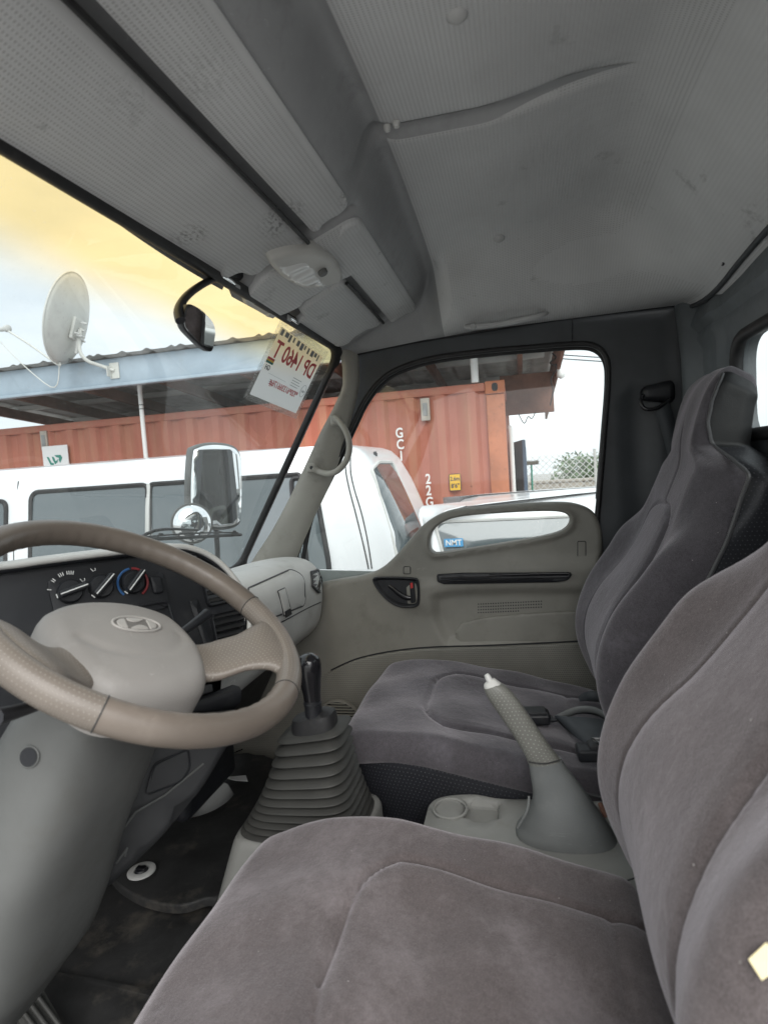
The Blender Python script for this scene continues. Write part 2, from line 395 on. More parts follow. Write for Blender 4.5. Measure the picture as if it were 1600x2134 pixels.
M = {}
M['liner'] = liner('headliner_vinyl', (.60, .608, .612), (.16, .16, .16))
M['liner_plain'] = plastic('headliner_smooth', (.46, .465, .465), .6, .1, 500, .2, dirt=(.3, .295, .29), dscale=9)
M['riser_shade'] = plastic('headliner_riser_shade', (.33, .337, .345), .6, .12, 500, .2, dirt=(.15, .15, .15), dscale=6)  # plain unperforated vinyl, darkened to put the roof step's shade into its colour
M['visor'] = liner('visor_vinyl', (.58, .588, .592), (.17, .17, .17))
M['trim'] = plastic('beige_grey_trim', (.225, .217, .19), .5, .12, 900, .3, dirt=(.14, .13, .11), dscale=7)
M['trim_rib'] = perf('ribbed_door_moulding', (.20, .193, .168), (.13, .125, .11), .006, .006, .3, .55)
M['trim_light'] = plastic('light_grey_trim', (.52, .517, .495), .5, .1, 900, .3, dirt=(.25, .24, .21), dscale=8)
M['pillar'] = plastic('pillar_trim', (.34, .33, .295), .5, .12, 900, .3, dirt=(.14, .13, .11), dscale=8)
M['console'] = plastic('console_grey', (.22, .222, .21), .55, .14, 900, .3, dirt=(.16, .15, .13), dscale=10)
M['shroud'] = plastic('column_grey', (.10, .103, .10), .5, .14, 900, .3, dirt=(.08, .078, .07), dscale=10)
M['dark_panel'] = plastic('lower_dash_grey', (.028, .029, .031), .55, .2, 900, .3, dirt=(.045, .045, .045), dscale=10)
M['wall'] = plastic('dark_cab_paint', (.055, .06, .065), .5, .2, 0)
M['rear'] = plastic('cab_rear_vinyl', (.13, .145, .155), .5, .2, 600, .2)
M['black'] = plastic('black_plastic', (.016, .017, .02), .42, .3, 800, .25, dirt=(.05, .05, .05))
M['black_gloss'] = flat('black_gloss', (.012, .012, .014), .18)
M['rubber'] = plastic('black_rubber', (.018, .018, .019), .55, .25, 0, dirt=(.06, .058, .055))
M['bellows'] = plastic('dusty_rubber', (.040, .040, .037), .6, .22, 500, .2, dirt=(.075, .073, .066), dscale=16)
M['leather'] = plastic('wheel_leather', (.135, .114, .096), .36, .2, 260, .28, dirt=(.22, .19, .165), dscale=9)
M['wheel_perf'] = perf('wheel_perforated', (.155, .134, .114), (.30, .28, .25), .0048, .0048, .12, .38)
M['hub'] = plastic('wheel_hub_vinyl', (.255, .243, .23), .5, .12, 420, .35, dirt=(.35, .34, .325), dscale=9)
M['emblem_dark'] = plastic('wheel_emblem_recess', (.14, .132, .124), .5, .1, 0)
M['hub_mark'] = plastic('wheel_emblem', (.36, .345, .325), .35, .1, 0)
M['brake_perf'] = perf('brake_grip_perforated', (.15, .15, .135), (.36, .36, .33), .0050, .0050, .13, .42)
M['boot'] = plastic('brake_boot_vinyl', (.14, .147, .145), .5, .16, 300, .3, dirt=(.19, .19, .18), dscale=12)
M['seat'] = velour('velour_driver', (.068, .057, .055), (.140, .122, .124))
M['seat2'] = velour('velour_passenger', (.060, .055, .060), (.105, .099, .110))
M['skirt'] = perf('black_perforated_vinyl', (.016, .017, .021), (.07, .07, .078), .0075, .0075, .13, .45)
M['vinyl'] = plastic('black_vinyl', (.009, .0095, .010), .5, .25, 420, .4)
M['piping'] = plastic('piping', (.075, .075, .078), .35, .2, 0)
M['thread'] = flat('thread', (.03, .03, .03), .8)
M['mat'] = plastic('floor_rubber', (.026, .026, .026), .62, .45, 380, .5, dirt=(.13, .115, .095), dscale=9)
M['white_plastic'] = flat('white_plastic', (.6, .6, .58), .5)
M['glass'] = glass('window_glass', (.68, .72, .715), .7, .03, dscale=260)
M['windshield'] = glass('windshield_glass', (.60, .64, .645), .7, .03, band=(2.105, 2.185, (.72, .56, .27)), dscale=420)
M['mirror'] = flat('mirror_silver', (.9, .92, .92), .01, 1.0)
M['chrome'] = flat('chrome', (.75, .76, .77), .12, 1.0)
M['steel'] = flat('steel', (.5, .5, .5), .35, 1.0)
M['white_paint'] = NT('white_car_paint').set(Base_Color=(.78, .79, .80), Roughness=.28, Coat_Weight=.6, Coat_Roughness=.05).m
M['tint'] = NT('dark_vehicle_glass').set(Base_Color=(.085, .105, .112), Roughness=.06, Specular_IOR_Level=.9, Coat_Weight=.5).m
M['lens'] = NT('lamp_lens').set(Base_Color=(.75, .76, .75), Roughness=.12, Specular_IOR_Level=.7).m
M['rust_red'] = None
def container_mat():
    t = NT('container_red'); n1 = t.noise(1.6, 5, .6); n2 = t.noise(14, 6, .7); st = t.noise(5, 4, .6, stretch=(1, 1.5, .12))
    c = t.ramp(n1, [(.3, (.36, .105, .065)), (.7, (.46, .16, .10))])
    c = t.mixc(t.ramp(st, [(.5, (0, 0, 0)), (.78, (.75, .75, .75))]), c, (.40, .21, .12))
    c = t.mixc(t.ramp(n2, [(.64, (0, 0, 0)), (.72, (1, 1, 1))]), c, (.16, .05, .025))
    t.set(Base_Color=c, Roughness=.55); return t.m
M['rust_red'] = container_mat()
M['post'] = plastic('container_post_orange', (.46, .16, .075), .55, .2, 0, dirt=(.15, .06, .03), dscale=18)
M['blue_grey'] = plastic('blue_grey_paint', (.34, .41, .47), .5, .1, 0, dirt=(.25, .26, .26), dscale=3)
M['roof_sheet'] = plastic('roof_sheet', (.30, .30, .29), .5, .3, 0, dirt=(.12, .1, .08), dscale=4)
M['wood'] = plastic('weathered_board', (.20, .10, .07), .7, .3, 0, dirt=(.09, .06, .05))
M['dish'] = plastic('dish_cream', (.60, .60, .56), .5, .06, 0, dirt=(.4, .39, .35), dscale=5)
M['galv'] = plastic('galvanised', (.55, .55, .53), .5, .1, 0)
M['asphalt'] = plastic('yard_ground', (.37, .36, .345), .9, .3, 60, .4, dirt=(.27, .25, .22), dscale=2)
M['paper'] = flat('paper_white', (.74, .74, .74), .6)
M['ink_red'] = flat('ink_red', (.62, .08, .09), .6)
M['ink_black'] = flat('ink_black', (.05, .05, .06), .6)
M['ink_grey'] = flat('ink_grey', (.22, .24, .25), .6)
M['green_ink'] = flat('ink_green', (.03, .22, .17), .6)
M['blue_ink'] = flat('ink_blue', (.05, .32, .62), .5)
M['white_ink'] = flat('ink_white', (.82, .82, .80), .6)
M['yellow'] = flat('sign_yellow', (.78, .46, .02), .5)
M['cream_tag'] = flat('cream_tag', (.75, .66, .40), .6)
M['belt'] = plastic('belt_webbing', (.05, .056, .062), .6, .2, 700, .6)
M['leaf'] = plastic('leaf', (.10, .20, .035), .6, .4, 0)
M['leaf_far'] = plastic('leaf_far', (.13, .19, .10), .7, .35, 0)
M['block'] = plastic('block_wall', (.42, .38, .33), .85, .2, 90, .3)
M['blue_steel'] = plastic('blue_steel', (.06, .10, .16), .5, .2, 0)
M['green_paint'] = flat('broom_green', (.02, .28, .19), .5)
M['bristle'] = plastic('bristle', (.13, .12, .09), .9, .3, 0)
M['cloth'] = plastic('grey_felt', (.27, .275, .27), .95, .25, 300, .8)
M['red_led'] = flat('red_mark', (.5, .03, .03), .4)
M['knob_blue'] = flat('dial_blue', (.03, .11, .28), .5)
M['knob_red'] = flat('dial_red', (.25, .025, .03), .5)
def film_mat():
    t = NT('clear_sleeve'); t.n.remove(t.b)
    a = t.n.new('ShaderNodeBsdfTransparent'); b = t.n.new('ShaderNodeBsdfDiffuse'); b.inputs['Color'].default_value = (.8, .82, .8, 1)
    m = t.n.new('ShaderNodeMixShader'); f = t.ramp(t.noise(420, 2), [(.45, (.12, .12, .12)), (.6, (.6, .6, .6))]); t.l.new(f, m.inputs[0]); t.l.new(a.outputs[0], m.inputs[1]); t.l.new(b.outputs[0], m.inputs[2]); t.l.new(m.outputs[0], t.out.inputs['Surface']); return t.m
M['film'] = film_mat()
def thin_paper():
    t = NT('thin_paper'); t.n.remove(t.b)
    a = t.n.new('ShaderNodeBsdfDiffuse'); b = t.n.new('ShaderNodeBsdfTranslucent'); a.inputs['Color'].default_value = (.8, .8, .8, 1); b.inputs['Color'].default_value = (.8, .8, .78, 1)
    m = t.n.new('ShaderNodeMixShader'); m.inputs[0].default_value = .5; t.l.new(a.outputs[0], m.inputs[1]); t.l.new(b.outputs[0], m.inputs[2]); t.l.new(m.outputs[0], t.out.inputs['Surface']); return t.m
M['thin_paper'] = thin_paper()

# ================================================================== CAB SHELL (the setting)
CX, XD = 0.985, 1.72                   # cab centre line, inner face of the passenger side
FLOOR = 0.95
EX, EY, EZ = np.eye(3)
g = tag(mk('ground', [(-60, -60, 0), (80, -60, 0), (80, 80, 0), (-60, 80, 0)], [(0, 1, 2, 3)], M['asphalt'], smooth=False), kind='structure')

# ---- headliner: front shelf, step up, crowned roof, rounded sides and rear
WT_Y, WT_Z = 0.487, 2.200              # top edge of the windshield
def roof_z(x, y):
    x = np.asarray(x, float); y = np.asarray(y, float)
    dx = np.abs(x-CX)
    front = WT_Z+(WT_Y-y)*(2.305-WT_Z)/(WT_Y-.255)+.01*(1-(dx/.72)**2)
    main = 2.392-.05*(dx/.6)**2
    main = main
    main = main+.035*sstep(.05, -.20, y)-.225*sstep(-.19, -.52, y)**1.15
    # shallow lengthwise trough at the centre line, fading to the rear
    main = main+.020*np.exp(-((x-1.0)/.020)**4)*sstep(-.24, .06, y)
    front = np.where(y < .255, np.minimum(front, 2.33), front)
    k = sstep(.262, .185, y)
    z = front*(1-k)+main*k
    z = z+.022*np.exp(-((y-.212)/.022)**2)
    edge_z = np.interp(y, [-.47, -.43, .1, .48], [2.20, 2.228, 2.222, 2.192])
    t = np.clip((dx-(.44+.26*sstep(.14, .25, y)))/(.752-(.44+.26*sstep(.14, .25, y))), 0, 1); t = t*t*(3-2*t)
    z = z*(1-t)+(edge_z-.012*(dx-.735)/.02*0)*t
    return z
# visor pockets
fn_front = nrm((0, (2.305-WT_Z), (WT_Y-.255)))
P_front = np.array([CX, WT_Y, WT_Z])
def onfront(px, py): return UP(px, py, P_front, fn_front)
XL, XR = 0.26, XD+.012
xs = np.linspace(XL, XR, 250); ys = np.concatenate([np.linspace(-.47, .17, 90), np.linspace(.175, WT_Y-.004, 66)])
GX, GY = np.meshgrid(xs, ys, indexing='ij'); GY = GY+.034*(1-((GX-CX)/.75)**2)*sstep(.40, WT_Y, GY); GZ = roof_z(GX, GY)
def pocket(z, x, y, x0, x1, y0, y1, d):
    s = .008
    return z+d*sstep(x0-s, x0+s, x)*sstep(x1+s, x1-s, x)*sstep(y0-s, y0+s, y)*sstep(y1+s, y1-s, y)
VD = (0.30, 1.055, .352, .482)          # driver visor X0 X1 Y0 Y1
VP_ = (1.275, 1.655, .352, .482)
for v in (VD, VP_): GZ = pocket(GZ, GX, GY, v[0]-.006, v[1]+.006, v[2]-.016, v[3]+.03, .022)
GZ = GZ+.014*np.exp(-((GX-1.058)/.013)**4)*sstep(.25, .275, GY)      # valley between visor strip and lamp pad
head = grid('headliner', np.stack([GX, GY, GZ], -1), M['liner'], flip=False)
head.data.materials.append(M['riser_shade'])
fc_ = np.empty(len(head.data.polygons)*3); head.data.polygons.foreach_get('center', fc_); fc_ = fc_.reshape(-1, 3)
head.data.polygons.foreach_set('material_index', (fc_[:, 1] > .190).astype(int).tolist())  # roof step and front faces take the material with painted-in shade
tag(head, kind='structure')
yy_ = np.linspace(-.20, .19, 50); tw = .023*np.clip((yy_+.20)/.22, 0, 1)
grid('trough_shade', np.array([[(1.0+k*w_, y, float(roof_z(1.0+k*w_, y))-.0014) for y, w_ in zip(yy_, tw)] for k in np.linspace(-1, 1, 13)]), M['riser_shade'], head)  # thin dark strip, paints the shade lying in the trough
# ceiling push clips
for i, (px, py, z) in enumerate([(952, 32, 2.385), (1040, 503, 2.355)]):
    p = UZ(px, py, z); zz = float(roof_z(p[0], p[1]))
    lathe('trim_clip', [(.0, .0065), (.006, .0065), (.010, .004), (.013, .001), (.014, -.004)], (p[0], p[1], zz), (0, 0, -1), M['liner_plain'], head, 20)
p = UZ(818, 288, 2.37)
for d in (-.008, .008):
    lathe('screw_cap', [(.0, .006), (.004, .005), (.006, 0), (.006, -.004)], (p[0]+d*.4, p[1]+d, float(roof_z(p[0], p[1]))-.004), (0, 0, -1), M['white_plastic'], head, 12)

# ---- windshield opening
WB_Y, WB_Z = 0.862, 1.565
wdir = np.array([0, WB_Y-WT_Y, WB_Z-WT_Z]); WLEN = np.linalg.norm(wdir); wdir /= WLEN
wnor = np.cross(EX, wdir); wnor = wnor if wnor[1] < 0 else -wnor            # towards the driver
def wmapf(u, v, w):
    u, v, w = map(np.asarray, (u, v, w)); bow = .035*(1-((u-CX)/.75)**2)
    return np.array([0, WT_Y, WT_Z])+np.outer(u, EX)+np.outer(v, wdir)+np.outer(np.asarray(w)-bow, wnor)
ws = thing('windshield', 'large front windshield with a yellow tint band along its top edge', 'windshield', (CX, WB_Y, WB_Z))
WXL, WXR = .28, 1.695
def onws(px, py):
    q = UP(px, py, (CX, WT_Y, WT_Z), wnor)
    for _ in range(3):
        bow = .035*(1-((q[0]-CX)/.75)**2); q = UP(px, py, np.array([CX, WT_Y, WT_Z])-wnor*bow, wnor)
    d = q-np.array([0, WT_Y, WT_Z]); return np.array([q[0], d @ wdir])
outer = rpoly([(WXL-.02, -.012), (WXR+.014, -.012), (WXR+.014, WLEN+.02), (WXL-.02, WLEN+.02)], .05)
inner = rpoly([(WXL, .010), (WXR-.020, .010), (WXR-.020, WLEN-.02), (WXL, WLEN-.02)], .05)
panel('pane', outer, wmapf, M['windshield'], ws, step=.06, thick=0, back=False)
panel('seal', outer, lambda u, v, w: wmapf(u, v, w+.012), M['rubber'], ws, holes=[inner], step=.05, rnd=.008, thick=.008)
GW = lambda q, w=0.0: wmapf(np.array([q[0]]), np.array([q[1]]), np.array([w]))[0]

# ---- A pillars
def pillar(name, Lp, Rp, bulge, mat):
    n = 26; Lc, Rc = cr(Lp, 6), cr(Rp, 6); L_ = np.array([Lc[int(round(i))] for i in np.linspace(0, len(Lc)-1, n)]); R_ = np.array([Rc[int(round(i))] for i in np.linspace(0, len(Rc)-1, n)])
    G = []
    for t in np.linspace(0, 1, 15):
        base = L_*(1-t)+R_*t; b = bulge*(1-abs(2*t-1)**3)
        G.append(base+np.array([-b*.9, -b*.5, 0]))
    return tag(grid(name, np.array(G), mat, flip=True), kind='structure')
aL = [UX(700, 708, 1.690), UX(714, 800, 1.693), UX(668, 900, 1.697), UX(617, 1010, 1.70), UX(570, 1100, 1.70), UX(528, 1165, 1.70), UX(490, 1230, 1.70)]
aR = [UX(742, 708, 1.745), UX(750, 790, 1.745), UX(733, 870, 1.745), UX(698, 985, 1.745), UX(652, 1085, 1.745), UX(618, 1165, 1.745), UX(598, 1230, 1.745)]
ap = pillar('front_pillar', aL, aR, .012, M['pillar'])
def mirx(P): return [np.array([2*CX-p[0], p[1], p[2]]) for p in P]
pl2 = pillar('front_pillar_driver_side', mirx(aL), mirx(aR), .0, M['pillar'])

# ---- side wall (dark) with the door window opening
win_px = [(612, 1160), (640, 1085), (690, 985), (737, 885), (760, 838), (790, 798), (830, 770), (900, 748), (1000, 734), (1100, 725), (1195, 718), (1238, 722), (1261, 745), (1266, 790), (1258, 900), (1247, 1035), (1243, 1100), (1243, 1300), (640, 1300)]
XW = 1.755
win = pxX(win_px, XW)
win_s = np.concatenate([cr(win[:16], 5), win[16:]])
wall_px = [(550, 1230), (615, 1060), (672, 930), (705, 850), (716, 800), (715, 742), (850, 700), (1000, 665), (1190, 630), (1440, 600), (1460, 1000), (1500, 1500), (1520, 2100), (400, 2100), (400, 1500)]
wall = pxX(wall_px, XW)
def wall_h(u, v):
    h = np.zeros_like(u)
    pL, pR = UX(1292, 820, XW)[1], UX(1352, 820, XW)[1]; zt, zb = 2.03, 1.55
    h -= .012*sstep(pL, pL-.012, u)*sstep(pR, pR+.012, u)*sstep(zt, zt-.015, v)*sstep(zb, zb+.015, v)
    h += .006*sstep(UX(1400, 800, XW)[1], UX(1412, 800, XW)[1], u)
    return h
swall = panel('side_wall', wall, xmap(XW-.004), M['wall'], holes=[win_s], step=.022, thick=.05, hfn=wall_h)
tag(swall, kind='structure')
# header trim joints
jp = [UX(1192, y, XW-.008) for y in (655, 690, 716)]
tube('joint', jp, .0012, M['black'], swall, 6)
tube('rubber_edge', cr([UX(a, b, XW-.012) for a, b in [(722, 742), (850, 714), (1000, 690), (1190, 660), (1412, 634)]], 5), .005, M['rubber'], swall, 8)

# ---- rear wall with window
RY = -.462
rw_px = [(1538, 640), (1560, 607), (1600, 575)]
wl_ = UY(1541, 700, RY); wb_ = UY(1566, 912, RY)
rx0, rz0 = wl_[0], UY(1570, 905, RY)[2]
rw_hole = rpoly([(1.30, rz0), (rx0+.0, rz0), (rx0, 2.055), (1.30, 2.055), (1.30, 2.0)][:4], .06, 7)
rx_in, rx_out = sorted((rx0, .42))
rw_hole = rpoly([(rx_in, rz0), (rx_out, rz0), (rx_out, 2.075), (rx_in, 2.075)], .06, 7)
def rear_h(u, v):
    h = .018*np.exp(-((v-2.165)/.02)**2)+.012*np.exp(-((v-2.115)/.008)**2)
    h = h+.010*sstep(rx_out+.09, rx_out+.11, u)
    return h
def ymap(y): return lambda u, v, w: np.stack([u, y+np.asarray(w), v], -1)
rw = panel('rear_wall', [(XL, FLOOR), (XW-.006, FLOOR), (XW-.006, 2.25), (XL, 2.25)], ymap(RY), M['rear'], holes=[rw_hole], step=.02, thick=.03, hfn=rear_h)
tag(rw, kind='structure')
rwin = thing('rear_window', 'rounded rear cab window behind the seats', 'window', (.9, RY, rz0))
panel('pane', rw_hole, ymap(RY-.012), M['glass'], rwin, step=.1, thick=0, back=False)
tube('seal', [(a, RY+.008, b) for a, b in rw_hole], .013, M['rubber'], rwin, 10, closed=True)
# edge lip between headliner and rear wall, drooping wire
tube('edge_lip', cr([(x, RY+.018, float(roof_z(x, RY+.02))-.004) for x in np.linspace(XL+.02, XR-.03, 14)], 3), .006, M['wall'], rw, 8)
pp = [UY(1420, 632, RY+.03), UY(1428, 690, RY+.03), UY(1436, 760, RY+.03), UY(1440, 900, RY+.03), UY(1446, 1120, RY+.03)]
grid('corner_post', np.array([[p+np.array([d, e, 0]) for p in cr(pp, 5)] for d, e in ((.05, -.03), (.03, .012), (.0, .018), (-.03, .010), (-.05, -.03))]), M['rear'], rw, flip=True)
tube('hanging_cord', cr([UY(1500, 522, RY+.03), UY(1502, 532, RY+.03), UY(1507, 548, RY+.035), UY(1505, 552, RY+.035)], 4), .0022, M['black'], rw, 6)

# ---- floor
fl = tag(mk('floor', [(XL, -.47, FLOOR), (XW-.03, -.47, FLOOR), (XW-.03, 1.02, FLOOR), (XL, 1.02, FLOOR)], [(0, 1, 2, 3)], M['mat'], smooth=False), kind='structure')
fw = grid('front_bulkhead', np.array([[(x, y, z) for y, z in [(1.02, FLOOR-.01), (1.06, 1.05), (1.06, 1.3), (.99, 1.5), (.90, 1.56)]] for x in (XL, XW-.03)]), M['mat']); tag(fw, kind='structure')

# ================================================================== PASSENGER DOOR
door = thing('passenger_door', 'beige grey passenger door with a loop shaped pull handle and window', 'door', (XD, .15, FLOOR))
glass_px = win_s.copy()
panel('pane', glass_px, xmap(XW+.022), M['glass'], door, step=.1, thick=0, back=False)
tube('window_seal', [(XW-.010, a, b) for a, b in cr(win[:18], 5)], .0075, M['rubber'], door, 8)
tube('window_channel', [(XW+.012, a*.995+.0006, b-.007) for a, b in cr(win[:16], 5)], .006, M['rubber'], door, 8)
# quarter light divider
dv = cr([UX(668, 1005, XW), UX(640, 1090, XW), UX(622, 1180, XW)], 4)
tube('divider', dv+np.array([.002, -.010, 0]), .007, M['rubber'], door, 8)
# trim panel
trim_px = [(520, 1250), (690, 1212), (745, 1203), (785, 1190), (818, 1164), (850, 1128), (880, 1095), (915, 1072), (960, 1060), (1060, 1052), (1150, 1047), (1200, 1050), (1236, 1066), (1253, 1098), (1258, 1150), (1262, 1340), (1275, 1600), (1290, 1900), (430, 1900), (430, 1500)]
T2 = pxX(trim_px, XD)
trim_o = np.concatenate([cr(T2[:16], 5), T2[16:]])
loop_px = [(894, 1132), (902, 1106), (928, 1086), (970, 1076), (1060, 1069), (1140, 1066), (1176, 1070), (1188, 1084), (1178, 1102), (1150, 1114), (1090, 1126), (1000, 1141), (920, 1153), (900, 1150)]
loop_h = cr(pxX(loop_px, XD), 5, True)
Zs = UX(1050, 1200, XD)[2]
low_line = cr(pxX([(690, 1398), (745, 1374), (820, 1358), (900, 1350), (1000, 1347), (1120, 1342), (1240, 1336), (1300, 1333)], XD), 6)
mid_line = cr(pxX([(962, 1300), (1010, 1289), (1080, 1282), (1160, 1277), (1250, 1273)], XD), 6)
pocket_c = cr(pxX([(900, 1235), (894, 1262), (900, 1300), (925, 1345), (950, 1350), (1300, 1340), (1320, 1270), (1320, 1225), (1000, 1222)], XD), 5, True)
def door_h(u, v):
    q = np.stack([u, v], 1)
    h = -.010*sstep(Zs+.01, Zs+.06, v)*sstep(.30, .18, u)                       # upper part leans back to the glass
    zl = np.interp(u, low_line[::-1, 0], low_line[::-1, 1])
    d = pdist(q, pocket_c); ins = inpoly(q, pocket_c)
    h = h-.018*sstep(0, .035, d)*ins
    zm = np.interp(u, mid_line[::-1, 0], mid_line[::-1, 1]); ins2 = (u < mid_line[0, 0]) & ins
    h = h+.012*sstep(.022, .0, pdist(q, loop_h))                              # rolled lip round the pull
    h = h+.010*sstep(.40, .30, u)*sstep(1.53, 1.50, v)*sstep(1.40, 1.46, v)*sstep(.2, .3, u)
    return h
dp = panel('trim_panel', trim_o, xmap(XD), M['trim'], door, holes=[loop_h], step=.0075, rnd=.014, thick=.022, hfn=door_h, auto=60)
lowo = np.concatenate([low_line, pxX([(1310, 1900), (430, 1900), (430, 1560), (600, 1450)], XD)])
panel('lower_moulding', lowo, xmap(XD-.010), M['trim_rib'], door, step=.03, rnd=.006, thick=.016)
tube('moulding_gap', [(XD-.0015, a, b+.0022) for a, b in low_line], .0022, M['black'], door, 6)
lo_r = [p for p in low_line if p[0] < mid_line[0, 0]+.03]
mido = np.concatenate([mid_line, [[mid_line[-1, 0], lo_r[-1][1]-.01]], np.array(lo_r[::-1])-np.array([0, .006]), [[mid_line[0, 0]+.022, mid_line[0, 1]-.03]]])
panel('pocket_moulding', mido, xmap(XD+.008), M['trim'], door, step=.02, rnd=.006, thick=.012)
# small moulded covers
def cover(pts, r=.004, dx=.0):
    q = pxX(pts, XD-dx); q = rpoly(q, r); c = q.mean(0)
    xx = float(XD)-float(door_h(np.array([c[0]]), np.array([c[1]]))[0])
    tube('cover_gap', [(xx-.0006, a, b) for a, b in q], .0011, M['black'], door, 6, closed=True)
    panel('screw_cover', c+(q-c)*.93, xmap(xx-.0015), M['trim'], door, step=.02, rnd=.001, thick=.001)
cover([(841, 1181), (855, 1181), (855, 1196), (841, 1196)])
cover([(1204, 1129), (1221, 1129), (1221, 1162), (1204, 1162)])
# armrest insert strip
q = pxX([(910, 1197), (960, 1194), (1190, 1193), (1190, 1201), (1182, 1209), (1160, 1213), (925, 1217), (911, 1212)], XD-.004)
st_ = panel('armrest_strip', rpoly(q, .006), xmap(XD-.012), M['black'], door, step=.01, rnd=.004, thick=.02)
for y in (1201, 1207):
    tube('strip_rib', [UX(918, y+4, XD-.018), UX(1050, y, XD-.018), UX(1184, y-3, XD-.018)], .0014, M['black_gloss'], st_, 6)
tube('window_slot', [UX(1020, 1199, XD-.017), UX(1110, 1196, XD-.017), UX(1185, 1195, XD-.017)], .0035, M['black_gloss'], st_, 8)
# inner door handle in its dished recess
hc = pxX([(780, 1206), (800, 1203), (860, 1205), (871, 1212), (873, 1250), (866, 1262), (840, 1263), (818, 1255), (800, 1240), (786, 1222)], XD-.006)
hr = cr(hc, 5, True); hcm = hr.mean(0)
def dish_h(u, v):
    d = pdist(np.stack([u, v], 1), hr); return .003-.022*sstep(.0, .022, d)
hrec = panel('handle_recess', hr, xmap(XD-.010), M['black'], door, step=.005, thick=.004, hfn=dish_h)
tube('recess_rim', [(XD-.0125, a, b) for a, b in hr], .0035, M['black'], door, 8, closed=True)
lev = cr([UX(792, 1215, XD+.003), UX(812, 1222, XD-.004), UX(832, 1238, XD-.010), UX(848, 1246, XD-.012), UX(862, 1246, XD-.010)], 5)
tube('door_lever', lev, [.003, .006, .008, .008, .005], M['black_gloss'], door, 10, flat=.6, up=(1, 0, 0))
lk = panel('lock_knob', rpoly(pxX([(853, 1213), (862, 1210), (866, 1255), (856, 1258)], XD-.016), .003), xmap(XD-.018), M['black'], door, step=.02, rnd=.003, thick=.012)
panel('lock_mark', rpoly(pxX([(855, 1215), (860, 1214), (861, 1225), (856, 1226)], XD-.016), .001), xmap(XD-.0195), M['red_led'], lk, step=.02, thick=.001)
# perforations for the door speaker
V, Fq = [], []
a0, a1, b0 = UX(996, 1262, XD-.0), UX(1128, 1256, XD-.0), UX(996, 1280, XD-.0)
for i in range(26):
    for j in range(4):
        if j == 3 and i > 16: continue
        c = a0+(a1-a0)*i/25+(b0-a0)*j/3
        xx = XD-float(door_h(np.array([c[1]]), np.array([c[2]]))[0])-.0012
        k = len(V); V += [(xx, c[1]+.0021*math.cos(t), c[2]+.0021*math.sin(t)) for t in np.linspace(0, 2*math.pi, 7)[:-1]]; Fq.append(tuple(range(k, k+6)))
tag(mk('speaker_holes', V, Fq, M['black'], door, False), kind='stuff')
# round lower speaker grille with horizontal bars
sc = UX(706, 1508, 1.69)
sg = lathe('speaker_ring', [(.070, -.006), (.074, .0), (.072, .008), (.068, .009), (.066, .004), (.066, -.01)], (1.696, sc[1], sc[2]), (-1, 0, 0), M['trim'], door, 36)
lathe('speaker_back', [(.0, .0), (.067, .0)], (1.700, sc[1], sc[2]), (-1, 0, 0), M['black'], sg, 30)
for k in range(-7, 8):
    z = k*.0088; hw = math.sqrt(max(.066**2-z*z, 0))
    rbox('speaker_bar', (.006, hw*2, .0046), .0015, M['trim'], sg, (2, 2, 2), c=(1.691, sc[1], sc[2]+z), rn=2)
# outer skin of the door and cab side
skin = thing('cab_side_panel', 'white painted outer skin of the truck cab below the passenger window', 'body panel', (1.84, .2, .7))
so = rpoly([(-.5, .75), (.98, .75), (.98, 1.5), (.85, 1.56), (-.28, 1.50), (-.5, 1.50)], .04)
panel('outer_skin', so, lambda u, v, w: np.stack([1.80+.03*np.sin((np.asarray(v)-.7)*3.5)+np.asarray(w), u, v], -1), M['white_paint'], skin, step=.06, rnd=.01, thick=.01)
panel('upper_skin', rpoly([(-.5, 1.5), (-.30, 1.5), (-.32, 2.15), (-.5, 2.15)], .01), lambda u, v, w: np.stack([1.79-.02*(np.asarray(v)-1.5)+np.asarray(w), u, v], -1), M['white_paint'], skin, step=.06, thick=.01)
roof_skin = grid('roof_skin', np.array([[(x, y, 2.47-.10*((x-CX)/.8)**4-.10*max(0, (y-.2)/.3)**2) for y in np.linspace(-.5, .49, 14)] for x in np.linspace(.2, 1.79, 20)]), M['white_paint'], skin)

# ---- grab handle on the front pillar
gh = thing('pillar_grab_handle', 'curved beige grab handle screwed to the front pillar', 'grab handle', tuple(UX(660, 970, 1.70)))
h1, h2 = UX(698, 873, 1.712), UX(650, 976, 1.697)
gp = cr([UX(696, 870, 1.692), UX(708, 880, 1.68), UX(722, 902, 1.665), UX(728, 930, 1.662), UX(722, 958, 1.662), UX(704, 980, 1.664), UX(684, 987, 1.672), UX(664, 982, 1.68), UX(652, 975, 1.678)], 6)
tube('grip', gp, [.010, .0085, .0088, .0092, .0092, .0092, .0088, .0085, .010], M['pillar'], gh, 14)
for hpt, ax in ((UX(699, 876, 1.690), 0), (UX(649, 975, 1.676), 1)):
    nn = nrm((-1, -.35, .1))
    rbox('mount', (.030, .030, .016), .007, M['pillar'], gh, (3, 3, 2), c=hpt-nn*.004, M=np.stack([nrm(np.cross((0, 0, 1), nn)), nrm(np.cross(nn, np.cross((0, 0, 1), nn))), nn], 1))
    lathe('screw_hole', [(.0055, .0), (.0052, .0015), (.0, .0015)], hpt+nn*.0045, nn, M['black'], gh, 14)

